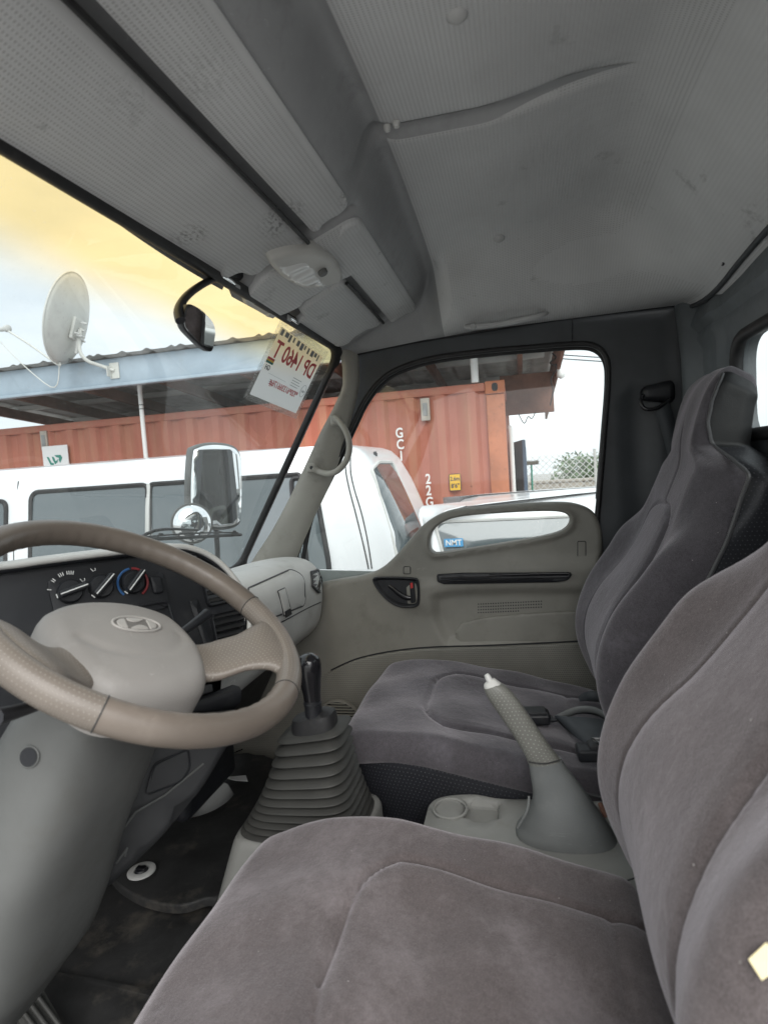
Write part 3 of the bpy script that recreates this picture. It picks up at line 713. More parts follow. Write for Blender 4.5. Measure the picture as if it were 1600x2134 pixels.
# ---- ceiling grab handle above the door
cg = thing('ceiling_grab_handle', 'grey folding grab handle above the passenger window', 'grab handle', tuple(UX(1055, 668, 1.70)))
tube('grip', cr([UX(972, 680, 1.685), UX(990, 680, 1.668), UX(1050, 673, 1.664), UX(1110, 661, 1.664), UX(1130, 655, 1.672), UX(1137, 650, 1.69)], 6), [.010, .0105, .010, .0095, .010, .011], M['liner_plain'], cg, 14, flat=.75)
lathe('end_cap', [(.009, -.004), (.009, .001), (.007, .003), (0, .003)], UX(985, 680, 1.657), (-1, 0, .2), M['liner_plain'], cg, 18)
rbox('base', (.02, .20, .03), .009, M['liner_plain'], cg, (2, 6, 2), c=UX(1062, 655, 1.705))

# ---- seat belt on the B pillar
sb = thing('seat_belt_anchor', 'black seat belt guide and webbing on the dark pillar behind the seat', 'seat belt', tuple(UX(1365, 830, 1.73)))
bc = UX(1370, 818, 1.735)
rbox('guide_cover', (.035, .085, .05), .017, M['black'], sb, (3, 5, 4), c=bc, fn=lambda P: P*np.stack([np.ones(len(P)), np.ones(len(P)), 1-.25*(P[:, 1]/.04)], -1))
tube('guide_loop', cr([UX(1340, 822, 1.70), UX(1335, 838, 1.695), UX(1345, 852, 1.692), UX(1370, 850, 1.692), UX(1395, 832, 1.70)], 5), .005, M['black_gloss'], sb, 8)
bl = [UX(1362, 845, 1.697), UX(1378, 900, 1.70), UX(1398, 980, 1.70), UX(1410, 1100, 1.70), UX(1400, 1250, 1.70)]
br = [UX(1395, 838, 1.697), UX(1412, 900, 1.70), UX(1426, 980, 1.70), UX(1440, 1100, 1.70), UX(1430, 1250, 1.70)]
grid('webbing', np.array([cr(bl, 5), cr(br, 5)]), M['belt'], sb, thick=.0015)

# ================================================================== OVERHEAD FITTINGS
fdir = nrm((0, -(WT_Y-.255), 2.305-WT_Z))               # up the slope, away from the windshield
fdown = -fn_front
def front_pt(x, y, off=0.0):
    z = WT_Z+(WT_Y-y)*(2.305-WT_Z)/(WT_Y-.255)+.01*(1-((x-CX)/.72)**2)
    return np.array([x, y, z])+fdown*off
def fmapf(off):
    def f(u, v, w):
        u, v, w = map(np.asarray, (u, v, w)); z = WT_Z+(WT_Y-v)*(2.305-WT_Z)/(WT_Y-.255)+.01*(1-((u-CX)/.72)**2)
        return np.stack([u, v, z], -1)+np.outer(off+w, fdown)
    return f
def sunvisor(label, x0, x1, y0, y1, notch, right):
    r = thing('sun_visor', label, 'sun visor', ((x0+x1)/2, y1, WT_Z))
    if right: o = rpoly([(x0, y0), (x1, y0), (x1-.01, y1), (x0+.06, y1+.004), (x0+.05, y1-.016), (x0+.01, y1-.02)], [.02, .02, .03, .008, .008, .02])
    else: o = rpoly([(x0, y0), (x1, y0), (x1-.01, y1-.02), (x1-.05, y1-.016), (x1-.06, y1+.016), (x0, y1+.016)], [.02, .02, .03, .01, .01, .03])
    panel('board', o, fmapf(.010), M['visor'], r, step=.03, rnd=.009, thick=.006)
    tube('edge_gap_shade', [front_pt(x, y0-.001, .012) for x in np.linspace(x0+.012, x1-.012, 16)], .0042, M['rubber'], r, 7)  # black tube stands in for the shadow gap at the visor's rear edge
    px_, py_ = (x0+.045, y1+.004) if right else (x1-.045, y1+.006)
    c = front_pt(px_, py_, .006)
    tube('pivot_rod', [c+np.array([-.03, 0, 0]), c, c+np.array([.026, .004, 0])], .0048, M['chrome'], r, 10)
    rbox('pivot_clip', (.026, .016, .014), .005, M['liner_plain'], r, (2, 2, 2), c=front_pt(px_-(.03 if right else -.03), py_+.006, .004))
    return r
sunvisor('long grey driver sun visor with worn inner corner, left of the dome lamp', *VD, 0, False)
sunvisor('short grey passenger sun visor between dome lamp and passenger window', *VP_, 0, True)
# ribbed vinyl pads: strip behind the driver visor, L-shaped pad round lamp and passenger visor
st1 = rpoly([(.29, .262), (1.030, .262), (1.040, .336), (.29, .336)], [.01, .025, .012, .01])
tag(panel('visor_strip', st1, fmapf(.0), M['liner'], None, step=.02, rnd=.006, thick=.004, hfn=lambda u, v: .009+0*u), 'ribbed grey ceiling strip behind the driver sun visor', 'ceiling pad')
pad = rpoly([(1.078, .262), (1.700, .262), (1.690, .336), (1.270, .336), (1.262, .47), (1.235, .512), (1.10, .512), (1.068, .46)], [.03, .02, .01, .006, .02, .02, .02, .02])
tag(panel('overhead_pad', pad, fmapf(.0), M['liner'], None, step=.02, rnd=.008, thick=.004, hfn=lambda u, v: .012+0*u), 'ribbed grey ceiling pad around the dome lamp, running behind the passenger visor', 'ceiling pad')
# dome lamp
dl = thing('dome_lamp', 'oval grey dome lamp with clear faceted lens and round switch', 'lamp', tuple(front_pt(1.17, .39)))
dpx = [(550, 540), (570, 528), (610, 520), (655, 521), (685, 536), (703, 562), (700, 582), (670, 592), (628, 597), (590, 583), (565, 563)]
pf0 = P_front+np.array([0, 0, .01])+fdown*.016
dq = cr(np.array([UP(a, b, pf0, fn_front)[:2] for a, b in dpx]), 5, True)
dm = dq.mean(0)
panel('bezel', dq, fmapf(.014), M['trim_light'], dl, step=.008, rnd=.010, thick=.003, hfn=lambda u, v: 0.013+0*u)
lpx = [(566, 550), (585, 546), (618, 540), (640, 550), (652, 570), (668, 588), (640, 590), (605, 585), (582, 568)]
lq = cr(np.array([UP(a, b, pf0, fn_front)[:2] for a, b in lpx]), 4, True)
panel('lens', lq, fmapf(.026), M['lens'], dl, step=.005, rnd=.006, thick=.003, hfn=lambda u, v: .003+.0016*np.sin(u*150+v*60))
swc = UP(672, 566, pf0+fdown*.014, fn_front)
lathe('switch', [(.0, .006), (.008, .006), (.0095, .004), (.0095, -.002)], swc, fdown, M['shroud'], dl, 20)
# ---- interior mirror
im = thing('interior_mirror', 'small black rear view mirror hanging on a curved arm', 'mirror', tuple(UY(490, 575, .5)))
root = UY(505, 572, .50)
armp = cr([root+[.03, -.005, .004], UY(478, 572, .50), UY(440, 583, .50), UY(405, 603, .495), UY(382, 625, .485), UY(372, 648, .475), UY(376, 668, .462)], 6)
tube('arm', armp, [.021, .014, .008, .0075, .0075, .0075, .0075], M['black'], im, 12, flat=.75)
mc = UY(412, 684, .455)
mn = nrm((-.55, -.80, -.22))
mu_ = nrm(np.cross((0, 0, 1), mn)); mv_ = np.cross(mn, mu_)
mpx = [(394, 630), (420, 642), (446, 668), (453, 690), (446, 738), (420, 722), (388, 690), (380, 676), (384, 650)]
mq = np.array([[(UP(a, b, mc, mn)-mc) @ mu_, (UP(a, b, mc, mn)-mc) @ mv_] for a, b in mpx]); mq = rpoly(mq, .012)
mfm = frame_map(mc, mu_, mv_, mn)
if inpoly(np.zeros((1, 2)), mq)[0] is None: pass
panel('housing', mq, lambda u, v, w: mfm(u, v, np.asarray(w)-.002), M['black'], im, step=.01, rnd=.004, thick=.014)
panel('glass', mq.mean(0)+(mq-mq.mean(0))*.90, lambda u, v, w: mfm(u, v, np.asarray(w)+.0006), M['mirror'], im, step=.05, thick=.001)
shell = mq.mean(0)+(mq-mq.mean(0))*.8
panel('back_shell', shell, lambda u, v, w: mfm(u, v, -.018-np.asarray(w)*1.0), M['trim_light'], im, step=.01, rnd=.012, thick=-.004+.006)

# ---- registration sticker in a clear sleeve on the windshield (read from outside, so mirrored in here)
stk = thing('registration_sticker', 'paper registration sticker in a clear sleeve on the windshield, print reversed', 'sticker', tuple(GW(onws(590, 780))))
cTL, cTR, cBR, cBL = [GW(onws(*p), .003) for p in ((590, 693), (674, 741), (611, 862), (510, 808))]
sO = (cTL+cTR+cBR+cBL)/4; sU = nrm((cTR-cTL)+(cBR-cBL)); sN = nrm(np.cross(sU, (cTL-cBL)+(cTR-cBR)));
sV = np.cross(sN, sU)
if sN @ wnor < 0: sN = -sN
sW = (np.linalg.norm(cTR-cTL)+np.linalg.norm(cBR-cBL))/2; sH = (np.linalg.norm(cTL-cBL)+np.linalg.norm(cTR-cBR))/2
if sV @ (cTL-cBL) < 0: sV = -sV
sm = frame_map(sO, sU, sV, sN)
rect = lambda x0, y0, x1, y1: np.array([(x0, y0), (x1, y0), (x1, y1), (x0, y1)])
panel('sleeve', rpoly(rect(-sW*.56, -sH*.585, sW*.57, sH*.62), .003), lambda u, v, w: sm(u, v, np.asarray(w)-.0005), M['film'], stk, step=.02, thick=0, back=False)
panel('card', rpoly(rect(-sW/2, -sH/2, sW/2, sH/2), .003), lambda u, v, w: sm(u, v, np.asarray(w)+.0004), M['thin_paper'], stk, step=.02, thick=0, back=False)
def ink(x0, y0, x1, y1, m): panel('print_block', rect(x0*sW, y0*sH, x1*sW, y1*sH), lambda u, v, w: sm(u, v, np.asarray(w)+.0009), M[m], stk, step=.05, thick=0, back=False)
# grey brush-like heading band
for k in range(11):
    x = -.47+k*.085; ink(x, .40+.02*math.sin(k*2.3), x+.05+.02*math.sin(k*1.7), .485, 'ink_grey')
nv = lambda x, y: sO+sU*x*sW+sV*y*sH+sN*.001
def stext(s_, size, x, y, m, sx=1.0, al='CENTER', kern=1.0, fit=None): text('print_text', s_, size*sH, M[m], stk, nv(x, y), -sU, sV, sN, .0001, al, sx, kern, fit)
stext('DP 1460 T', .34, 0.0, .20, 'ink_red', kern=.95, fit=sW*.90)
ink(-.49, .045, -.36, .075, 'ink_red'); ink(-.49, .02, -.36, .045, 'yellow'); ink(-.49, -.01, -.36, .02, 'green_ink')
stext('GH', .10, -.42, -.07, 'ink_black')
stext('*920*613366176#', .13, .03, -.235, 'ink_red', fit=sW*.62)
for k in range(4): ink(.10, -.02-.04*k, .30-.03*(k % 2), -.012-.04*k, 'ink_grey')
for k in range(3): ink(-.30, -.20-.03*k, -.24, -.193-.03*k, 'ink_grey')
ink(-.36, -.13, .0, -.127, 'ink_grey')
tube('print_seal', [nv(.42+.055*math.cos(a), -.13+.055*math.sin(a)*sW/sH*1.1) for a in np.linspace(0, 2*math.pi, 20)[:-1]], .0005, M['ink_grey'], stk, 4, closed=True)
stext('GRA', .05, .42, -.14, 'ink_grey')

# ================================================================== DASHBOARD
dash = thing('dashboard', 'grey dashboard with black wrap-around centre stack, air vents and glove box', 'dashboard', (CX, .7, 1.3))
SA = np.array([.80, .76, 1.7]); sn = nrm((-.19, -.26, .08))
su = nrm((.26, -.19, 0)); sv = np.cross(sn, su); sv = sv if sv[2] > 0 else -sv
def onst(px, py, off=0.0): return UP(px, py, SA+sn*off, sn)
def st2(px, py, off=0.0): d = onst(px, py, off)-SA-sn*off; return np.array([d @ su, d @ sv])
stm = lambda off=0.0: frame_map(SA+sn*off, su, sv, sn)
lip_px = [(-330, 1205), (-200, 1196), (0, 1181), (100, 1168), (200, 1156), (300, 1145), (365, 1139), (400, 1143), (435, 1157), (468, 1182), (498, 1220), (516, 1265), (520, 1310), (508, 1348), (480, 1378), (430, 1395)]
lip = cr([onst(*p) for p in lip_px], 5)
lip2 = np.array([[(p-SA) @ su, (p-SA) @ sv] for p in lip])
# black face behind the lip, set back
back2 = np.concatenate([lip2, [st2(300, 1560), st2(-330, 1620)]])
face = panel('stack_face', back2, stm(-.018), M['black'], dash, step=.03, thick=.01)
# cowl: from the lip forward to the windshield base
rows = []
for t in np.linspace(0, 1, 10):
    r_ = []
    for p in lip:
        q = p.copy(); fy = max(.84, p[1]+.06); e = sstep(1.62, 1.70, p[2])
        q[1] = p[1]+(fy-p[1])*t*1.0; q[0] = p[0]+.015*t+.05*t*(1-e); q[2] = p[2]+(.012*math.sin(t*math.pi)-.10*t*t)*(1 if e > 0 else 1)-.03*t*(1-e)
        r_.append(q)
    rows.append(r_)
grid('cowl', np.array(rows), M['trim_light'], dash, thick=.004)
tube('cowl_lip', lip, .0055, M['trim_light'], dash, 8)
tube('inner_lip', lip+sn*-.006+np.array([0, 0, -.004]), .006, M['black'], dash, 8)
# heater panel
hp = rpoly([st2(100, 1207), st2(345, 1190), st2(358, 1262), st2(128, 1330)], .008)
hpan = panel('heater_panel', hp, stm(-.008), M['black'], dash, step=.03, rnd=.002, thick=.008)
def dial(px, py, r, ang, ring=None):
    c = SA+sn*-.006+su*st2(px, py)[0]+sv*st2(px, py)[1]
    k = lathe('dial', [(r*1.05, -.002), (r*1.05, .004), (r, .009), (r*.9, .011), (0, .011)], c, sn, M['black'], dash, 26)
    d = math.cos(ang)*su+math.sin(ang)*sv; e = np.cross(sn, d)
    rbox('pointer', (r*2.35, r*.62, .016), .0035, M['shroud'] if False else M['black'], k, (4, 2, 3), c=c+sn*.016+d*r*.12, M=np.stack([d, e, sn], 1))
    tube('pointer_line', [c+sn*.0248-d*r*1.0, c+sn*.0248+d*r*1.25], .0011, M['white_ink'], k, 6)
    tube('pointer_tip', [c+sn*.0065-d*r*1.12-e*.0035, c+sn*.0065-d*r*1.12+e*.0035], .0010, M['white_ink'], k, 6)
    if ring:
        for m, a0, a1 in ring:
            a = np.linspace(a0, a1, 18); tube('dial_ring', [c+sn*.003+(su*math.cos(t)+sv*math.sin(t))*r*1.33 for t in a], .0022, M[m], k, 6)
    return c
c1 = dial(147, 1232, .019, R(12)); c2 = dial(212, 1222, .019, R(42)); c3 = dial(278, 1214, .019, R(45), [('knob_blue', R(95), R(225)), ('knob_red', R(85), R(-60))])
# fan marks and vent symbols
for k, a in enumerate((165, 135, 108, 82)):
    for j in range(k+1):
        b = R(a)+(j-k/2)*.10; d = su*math.cos(b)+sv*math.sin(b); tube('fan_mark', [c1+sn*.004+d*.028, c1+sn*.004+d*.034], .0007, M['white_ink'], hpan, 4)
for a in (150, 105):
    d = su*math.cos(R(a))+sv*math.sin(R(a)); c = c2+sn*.004+d*.031
    tube('vent_mark', [c-su*.004+sv*.003, c-su*.001-sv*.002, c+su*.003-sv*.001, c+su*.003+sv*.003], .0006, M['white_ink'], hpan, 4)
sw_ = rpoly([st2(312, 1200), st2(338, 1200), st2(344, 1235), st2(322, 1238)], .006)
panel('recirculation_switch', sw_, stm(-.001), M['black'], dash, step=.02, rnd=.004, thick=.006)
# radio bay with raised rim
rb = rpoly([st2(120, 1292), st2(352, 1252), st2(366, 1300), st2(350, 1385), st2(130, 1420)], .01)
tube('radio_bay_rim', stm(-.004)(rb[:, 0], rb[:, 1], np.zeros(len(rb))), .0025, M['black'], dash, 6, closed=True)
# centre vents: upper and lower louvre sets
def vent(pts, nl, tilt=.25, parent=dash, mp=None, m2=None, depth=.022):
    o = rpoly([m2(*p) for p in pts], .010); fr_ = mp
    ring_o = o.mean(0)+(o-o.mean(0))*1.06
    v = panel('air_vent', ring_o, fr_(-.004), M['black'], parent, holes=[o], step=.02, rnd=.003, thick=.02)
    panel('vent_back', o, fr_(-.026), M['black_gloss'], v, step=.05, thick=.001)
    y0, y1 = o[:, 1].min(), o[:, 1].max()
    for k in range(nl):
        y = y0+(k+.5)/nl*(y1-y0); cut = []
        for i in range(len(o)):
            a, b = o[i], o[(i+1) % len(o)]
            if (a[1]-y)*(b[1]-y) < 0: cut.append(a[0]+(b[0]-a[0])*(y-a[1])/(b[1]-a[1]))
        if len(cut) < 2: continue
        a, b = min(cut), max(cut); P = []
        for (x, w, dy) in ((a, -.004, .0), (b, -.004, .0), (b, -.02, .006), (a, -.02, .006)): P.append(fr_(w)(np.array([x]), np.array([y+dy]), np.array([0.]))[0])
        l = mk('louvre', P, [(0, 1, 2, 3)], M['dark_panel'], v, False); md = l.modifiers.new('s', 'SOLIDIFY'); md.thickness = .0022
    return v
vent([(420, 1182), (452, 1178), (478, 1200), (497, 1248), (440, 1262)], 5, mp=lambda o: stm(o*.6), m2=st2)
vent([(446, 1282), (506, 1268), (514, 1310), (498, 1340), (458, 1345)], 5, mp=lambda o: stm(o*.6), m2=st2)
dv_ = rpoly([st2(400, 1250), st2(418, 1245), st2(462, 1360), st2(440, 1365)], .006)
panel('stack_rib', dv_, stm(-.012), M['black'], dash, step=.02, rnd=.003, thick=.008)
tube('clock_bezel', [SA+su*st2(378, 1168)[0]+sv*st2(378, 1168)[1]+(su*.03*math.cos(t)+sv*.012*math.sin(t)) for t in np.linspace(0, 6.28, 20)[:-1]], .002, M['black_gloss'], dash, 6, closed=True)
# switch ledge below the radio
le = [onst(310, 1492, .02), onst(420, 1470, .02), onst(500, 1440, .02)]
ledge = grid('switch_ledge', np.array([[p+np.array([0, 0, .012])-sn*.03 for p in cr(le, 5)], [p+np.array([0, 0, .008]) for p in cr(le, 5)], [p+sn*.006 for p in cr(le, 5)], [p+np.array([0, 0, -.02]) for p in cr(le, 5)], [p+np.array([0, .03, -.05]) for p in cr(le, 5)]]), M['black'], dash)
for px, py in ((338, 1468), (362, 1458), (386, 1450), (408, 1443), (430, 1437)):
    rbox('rocker_switch', (.022, .010, .014), .003, M['dark_panel'], dash, (2, 2, 2), c=onst(px, py, .008), M=np.stack([su, sn, np.cross(su, sn)], 1))
rbox('stack_core', (.22, .25, .46), .02, M['black'], dash, (2, 2, 2), c=(1.13, .80, 1.40))
# passenger side: padded box
sec = [(.905, 1.545), (.86, 1.600), (.78, 1.622), (.70, 1.630), (.645, 1.622), (.612, 1.598), (.598, 1.56), (.594, 1.50), (.600, 1.445), (.615, 1.40), (.66, 1.365), (.78, 1.35)]
xs2 = np.concatenate([[1.06], np.linspace(1.075, 1.672, 30), [1.686, 1.698, 1.707, 1.711]])
S = cr([(0, a, b) for a, b in sec], 5)
rows = []; cyz = np.array([0, .80, 1.50])
for x in xs2:
    e = max(0, (x-1.668)/.043); s_ = 1-.09*(1-math.sqrt(max(0, 1-e*e)))
    q = cyz+(S-cyz)*s_; q = q.copy(); q[:, 0] = x
    q[:, 2] -= .02*((x-1.06)/.6)*(q[:, 2] > 1.5)*np.clip((q[:, 2]-1.5)/.1, 0, 1)
    rows.append(q)
pd_ = grid('passenger_pad', np.array(rows), M['trim_light'], dash)
mk('pad_end', np.array(rows[-1]), [tuple(range(len(rows[-1])))], M['trim_light'], pd_, False)
def padpt(x, z, off=0.0):
    k = int(np.argmin(np.abs(xs2-x))); q = rows[k]; h_ = len(q)//4
    i = h_+int(np.argmin(np.abs(q[h_:, 2]-z))); y = np.interp(z, q[h_:-8, 2][::-1], q[h_:-8, 1][::-1])
    return np.array([x, y-off, z])
def padmap(off):
    def f(u, v, w):
        return np.array([padpt(a, b, off+c) for a, b, c in zip(np.atleast_1d(u), np.atleast_1d(v), np.atleast_1d(w))])
    return f
def onpad(px, py):
    y = .60
    for _ in range(4): q = UY(px, py, y); y = padpt(min(q[0], 1.705), q[2])[1]
    q = UY(px, py, y); return np.array([q[0], q[2]])
gl_ = rpoly([onpad(512, 1228), onpad(606, 1186), onpad(630, 1200), onpad(634, 1262), onpad(530, 1302)], .02)
gb = panel('glove_box_lid', gl_, padmap(.003), M['trim_light'], dash, step=.015, rnd=.003, thick=.006)
tube('lid_gap', padmap(.0008)(gl_[:, 0], gl_[:, 1], np.zeros(len(gl_))), .0022, M['black'], dash, 6, closed=True)
gk = rpoly([onpad(575, 1232), onpad(590, 1225), onpad(602, 1270), onpad(588, 1284)], .004)
lt = panel('glove_latch', gk, padmap(.006), M['trim_light'], gb, step=.01, rnd=.002, thick=.004)
tube('latch_gap', padmap(.0045)(gk[:, 0], gk[:, 1], np.zeros(len(gk))), .0014, M['black'], gb, 6, closed=True)
g2 = rpoly([onpad(588, 1275), onpad(600, 1268), onpad(603, 1280), onpad(590, 1288)], .002)
panel('latch_slot', g2, padmap(.0075), M['black'], gb, step=.02, thick=.001)
ll = [onpad(508, 1330), onpad(570, 1305), onpad(640, 1268), onpad(668, 1255)]
tube('lower_seam', [padpt(min(a, 1.69), b, .0005) for a, b in cr(ll, 5)], .0016, M['black'], dash, 6)
vent([(646, 1192), (660, 1187), (671, 1202), (673, 1228), (662, 1236), (649, 1222)], 6, mp=lambda o: (lambda u, v, w: padmap(.008+o*.25)(u, v, np.asarray(w)*.3)), m2=onpad)
# knee trim below
kp = rpoly([(1.06, 1.37), (1.69, 1.37), (1.69, 1.05), (1.06, 1.05)], .03)
panel('lower_passenger_panel', kp, lambda u, v, w: np.stack([u, .70+(1.37-np.asarray(v))*.55-np.asarray(w), v], -1), M['dark_panel'], dash, step=.05, rnd=.01, thick=.01)
# driver-side lower panel, dark and steeply raked, with a lid
lpx_ = [(215, 1500), (520, 1480), (470, 1560), (425, 1640), (340, 1750), (262, 1830), (205, 1880), (138, 1888), (128, 1872), (140, 1740), (180, 1600)]
LP0 = np.array([.80, .62, 1.35]); ln = nrm((-.62, -.70, .22))
lu = nrm(np.cross((0, 0, 1), ln)); lv = np.cross(ln, lu)
l2 = lambda px, py: np.array([(UP(px, py, LP0, ln)-LP0) @ lu, (UP(px, py, LP0, ln)-LP0) @ lv])
lm = lambda o=0.0: (lambda u, v, w: frame_map(LP0, lu, lv, ln)(u, v, np.asarray(w)+o))
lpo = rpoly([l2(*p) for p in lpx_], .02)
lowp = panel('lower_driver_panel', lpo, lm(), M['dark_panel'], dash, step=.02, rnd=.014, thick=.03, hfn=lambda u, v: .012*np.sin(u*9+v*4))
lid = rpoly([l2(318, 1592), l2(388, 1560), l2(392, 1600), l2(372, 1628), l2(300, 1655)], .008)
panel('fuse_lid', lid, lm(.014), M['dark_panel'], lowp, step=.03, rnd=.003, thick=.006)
tube('lid_seam', lm(.012)(lid[:, 0], lid[:, 1], np.zeros(len(lid))), .0016, M['black'], lowp, 6, closed=True)
emb = [l2(238, 1795), l2(262, 1762), l2(256, 1780)]
tube('moulded_mark', lm(.016)(np.array([e[0] for e in emb]), np.array([e[1] for e in emb]), np.zeros(3)), .0016, M['shroud'], lowp, 6)
tube('panel_crease', lm(.012)(*np.array([l2(*p) for p in ((250, 1730), (280, 1690), (340, 1655), (420, 1590))]).T, np.zeros(4)), .0018, M['shroud'], lowp, 6)

# ================================================================== STEERING COLUMN + WHEEL
wc = np.array([.658, .468, 1.685]); wt = R(34)
wn_ = np.array([0, -math.sin(wt), math.cos(wt)]); e1 = EX; e2 = np.array([0, math.cos(wt), math.sin(wt)])
ra = R(-27); wx = e1*math.cos(ra)+e2*math.sin(ra); wy = -e1*math.sin(ra)+e2*math.cos(ra)
col = thing('steering_column', 'tall grey steering column shroud under the wheel', 'steering column', (.62, .75, FLOOR))
ctop = wc-wn_*.10; n_ = 26; rowsc = []
spine = cr([ctop+wn_*.02, ctop-wn_*.06, np.array([.62, .615, 1.42]), np.array([.612, .655, 1.31]), np.array([.600, .682, 1.245]), np.array([.585, .702, 1.195])], 6)
wid = np.interp(np.linspace(0, 1, len(spine)), [0, .15, .4, .7, .93, 1], [.085, .105, .118, .108, .082, .066]); dep = np.interp(np.linspace(0, 1, len(spine)), [0, .3, .7, 1], [.05, .075, .07, .045])
for i, p in enumerate(spine):
    T_ = nrm(spine[min(i+1, len(spine)-1)]-spine[max(i-1, 0)]); A_ = EX; B_ = nrm(np.cross(T_, A_))
    a = np.linspace(0, 2*math.pi, 36, endpoint=False); ca, sa_ = np.cos(a), np.sin(a); k = 2/3.2
    rowsc.append(p+np.outer(np.sign(ca)*np.abs(ca)**k*wid[i], A_)+np.outer(np.sign(sa_)*np.abs(sa_)**k*dep[i], B_))
grid('column_cover', np.array(rowsc), M['shroud'], col, cv=True, caps=True, flip=True)
RC = np.array(rowsc); d = ray(35, 1583)/np.linalg.norm(ray(35, 1583)); rel = RC-_C; along = rel @ d
dist = np.linalg.norm(rel-along[..., None]*d, axis=-1); cand = np.argwhere(dist < .02)
bi, bj = min(cand, key=lambda q: along[q[0], q[1]]) if len(cand) else (6, 0)
nrm_c = nrm(np.cross(RC[bi+1, bj]-RC[bi-1, bj], RC[bi, (bj+1) % 36]-RC[bi, bj-1])); nrm_c = nrm_c if nrm_c @ d < 0 else -nrm_c
lathe('screw_recess', [(.0135, -.002), (.0125, .002), (.0115, .0026), (.0105, .002)], RC[bi, bj], nrm_c, M['shroud'], col, 24)
lathe('screw_hole', [(.0104, .0024), (.0104, .0030), (.0, .0030)], RC[bi, bj], nrm_c, M['black'], col, 20)
for s_ in (-1, 1):
    P = [ctop+wn_*.02+EX*s_*.07, ctop+wn_*.03+EX*s_*.14-e2*.0, ctop+wn_*.045+EX*s_*.20]
    tube('stalk', cr(P, 4), [.008, .006, .009], M['black'], col, 10)

wh = thing('steering_wheel', 'taupe leather steering wheel with perforated grips and embossed emblem', 'steering wheel', tuple(wc))
RR = .200
def ring_pts(a): return wc+RR*(np.cos(a)[:, None]*wx+np.sin(a)[:, None]*wy)
def rim_part(a0, a1, mat, name, closed=False):
    a = np.linspace(a0, a1, max(8, int((a1-a0)/.045))); seg = 24; G = []; UVs = []
    for t in a:
        rd = math.cos(t)*wx+math.sin(t)*wy; row = []; ur = []
        for k in range(seg):
            f = 2*math.pi*k/seg; rr = .0168
            wob = .0011*max(0, math.cos(f-math.pi))*math.sin(t*52) if name == 'rim_leather' else 0   # finger waves inside
            row.append(wc+rd*(RR+(rr+wob)*math.cos(f))+wn_*((rr*1.06)*math.sin(f))); ur.append((t*RR, f*rr))
        G.append(row); UVs.append(ur)
    return grid(name, np.array(G), M[mat], wh, cv=True, uv=np.array(UVs), flip=True, caps=True, auto=60)
g1a, g1b = R(-52), R(10); g2a, g2b = R(170), R(232)
rim_part(g1a, g1b, 'wheel_perf', 'rim_grip'); rim_part(g2a, g2b, 'wheel_perf', 'rim_grip')
rim_part(g1b, g2a, 'leather', 'rim_leather'); rim_part(g2b, g1a+2*math.pi, 'leather', 'rim_leather')
for a in (g1a, g1b, g2a, g2b):
    rd = math.cos(a)*wx+math.sin(a)*wy
    tube('rim_seam', [wc+rd*(RR+.0168*math.cos(f))+wn_*.0178*math.sin(f) for f in np.linspace(0, 2*math.pi, 25)[:-1]], .0009, M['thread'], wh, 5, closed=True)
# hub pad
hub2 = cr([(-.100, .030), (-.088, .068), (-.05, .090), (0, .097), (.05, .090), (.088, .068), (.100, .030), (.098, -.02), (.082, -.066), (.055, -.092), (0, -.100), (-.055, -.092), (-.082, -.066), (-.098, -.02)], 6, True)
hm = lambda o: (lambda u, v, w: frame_map(wc, wx, wy, wn_)(u, v, np.asarray(w)+o))
def hub_h(u, v):
    h = .012*(1-(u/.11)**2)-.010*((v+.01)/.1)**2
    h = h-.0022*np.exp(-((np.hypot(u/1.25, (v-.02)/1.0)-.058)/.006)**2)*(v < .01)
    return h
hubo = panel('hub_pad', hub2, hm(-.038), M['hub'], wh, step=.005, rnd=.022, thick=.040, hfn=hub_h)
# embossed oval emblem with slanted H
ec = np.array([.010, .022]); eh = lambda u, v: -.038+hub_h(np.atleast_1d(u), np.atleast_1d(v))[0]
panel('emblem_plate', ec+disc(1, 40)*np.array([.0325, .0162]), lambda u, v, w: frame_map(wc, wx, wy, wn_)(u, v, np.asarray(w)-.038+hub_h(u, v)+.0008), M['emblem_dark'], hubo, step=.004, thick=.001)
tube('emblem_ring', [wc+wx*(ec[0]+.0335*math.cos(t))+wy*(ec[1]+.0170*math.sin(t))+wn_*(eh(ec[0]+.0335*math.cos(t), ec[1]+.0170*math.sin(t))+.0008) for t in np.linspace(0, 2*math.pi, 41)[:-1]], .0019, M['hub_mark'], hubo, 8, closed=True)
def emb_poly(pts):
    q = np.array(pts)*np.array([.0335, .0170])+ec
    panel('emblem_letter', cr(q, 5, True), lambda u, v, w: frame_map(wc, wx, wy, wn_)(u, v, np.asarray(w)-.038+hub_h(u, v)+.0022), M['hub_mark'], hubo, step=.004, rnd=.0012, thick=.002)
emb_poly([(-.84, -.05), (-.74, .42), (-.50, .66), (-.40, .60), (-.46, .0), (-.52, -.56), (-.62, -.52), (-.78, -.34)])
emb_poly([(.84, .05), (.74, -.42), (.50, -.66), (.40, -.60), (.46, .0), (.52, .56), (.62, .52), (.78, .34)])
emb_poly([(-.30, .74), (.10, .78), (.42, .66), (.22, .36), (-.05, .20), (-.26, .34)])
emb_poly([(.30, -.74), (-.10, -.78), (-.42, -.66), (-.22, -.36), (.05, -.20), (.26, -.34)])
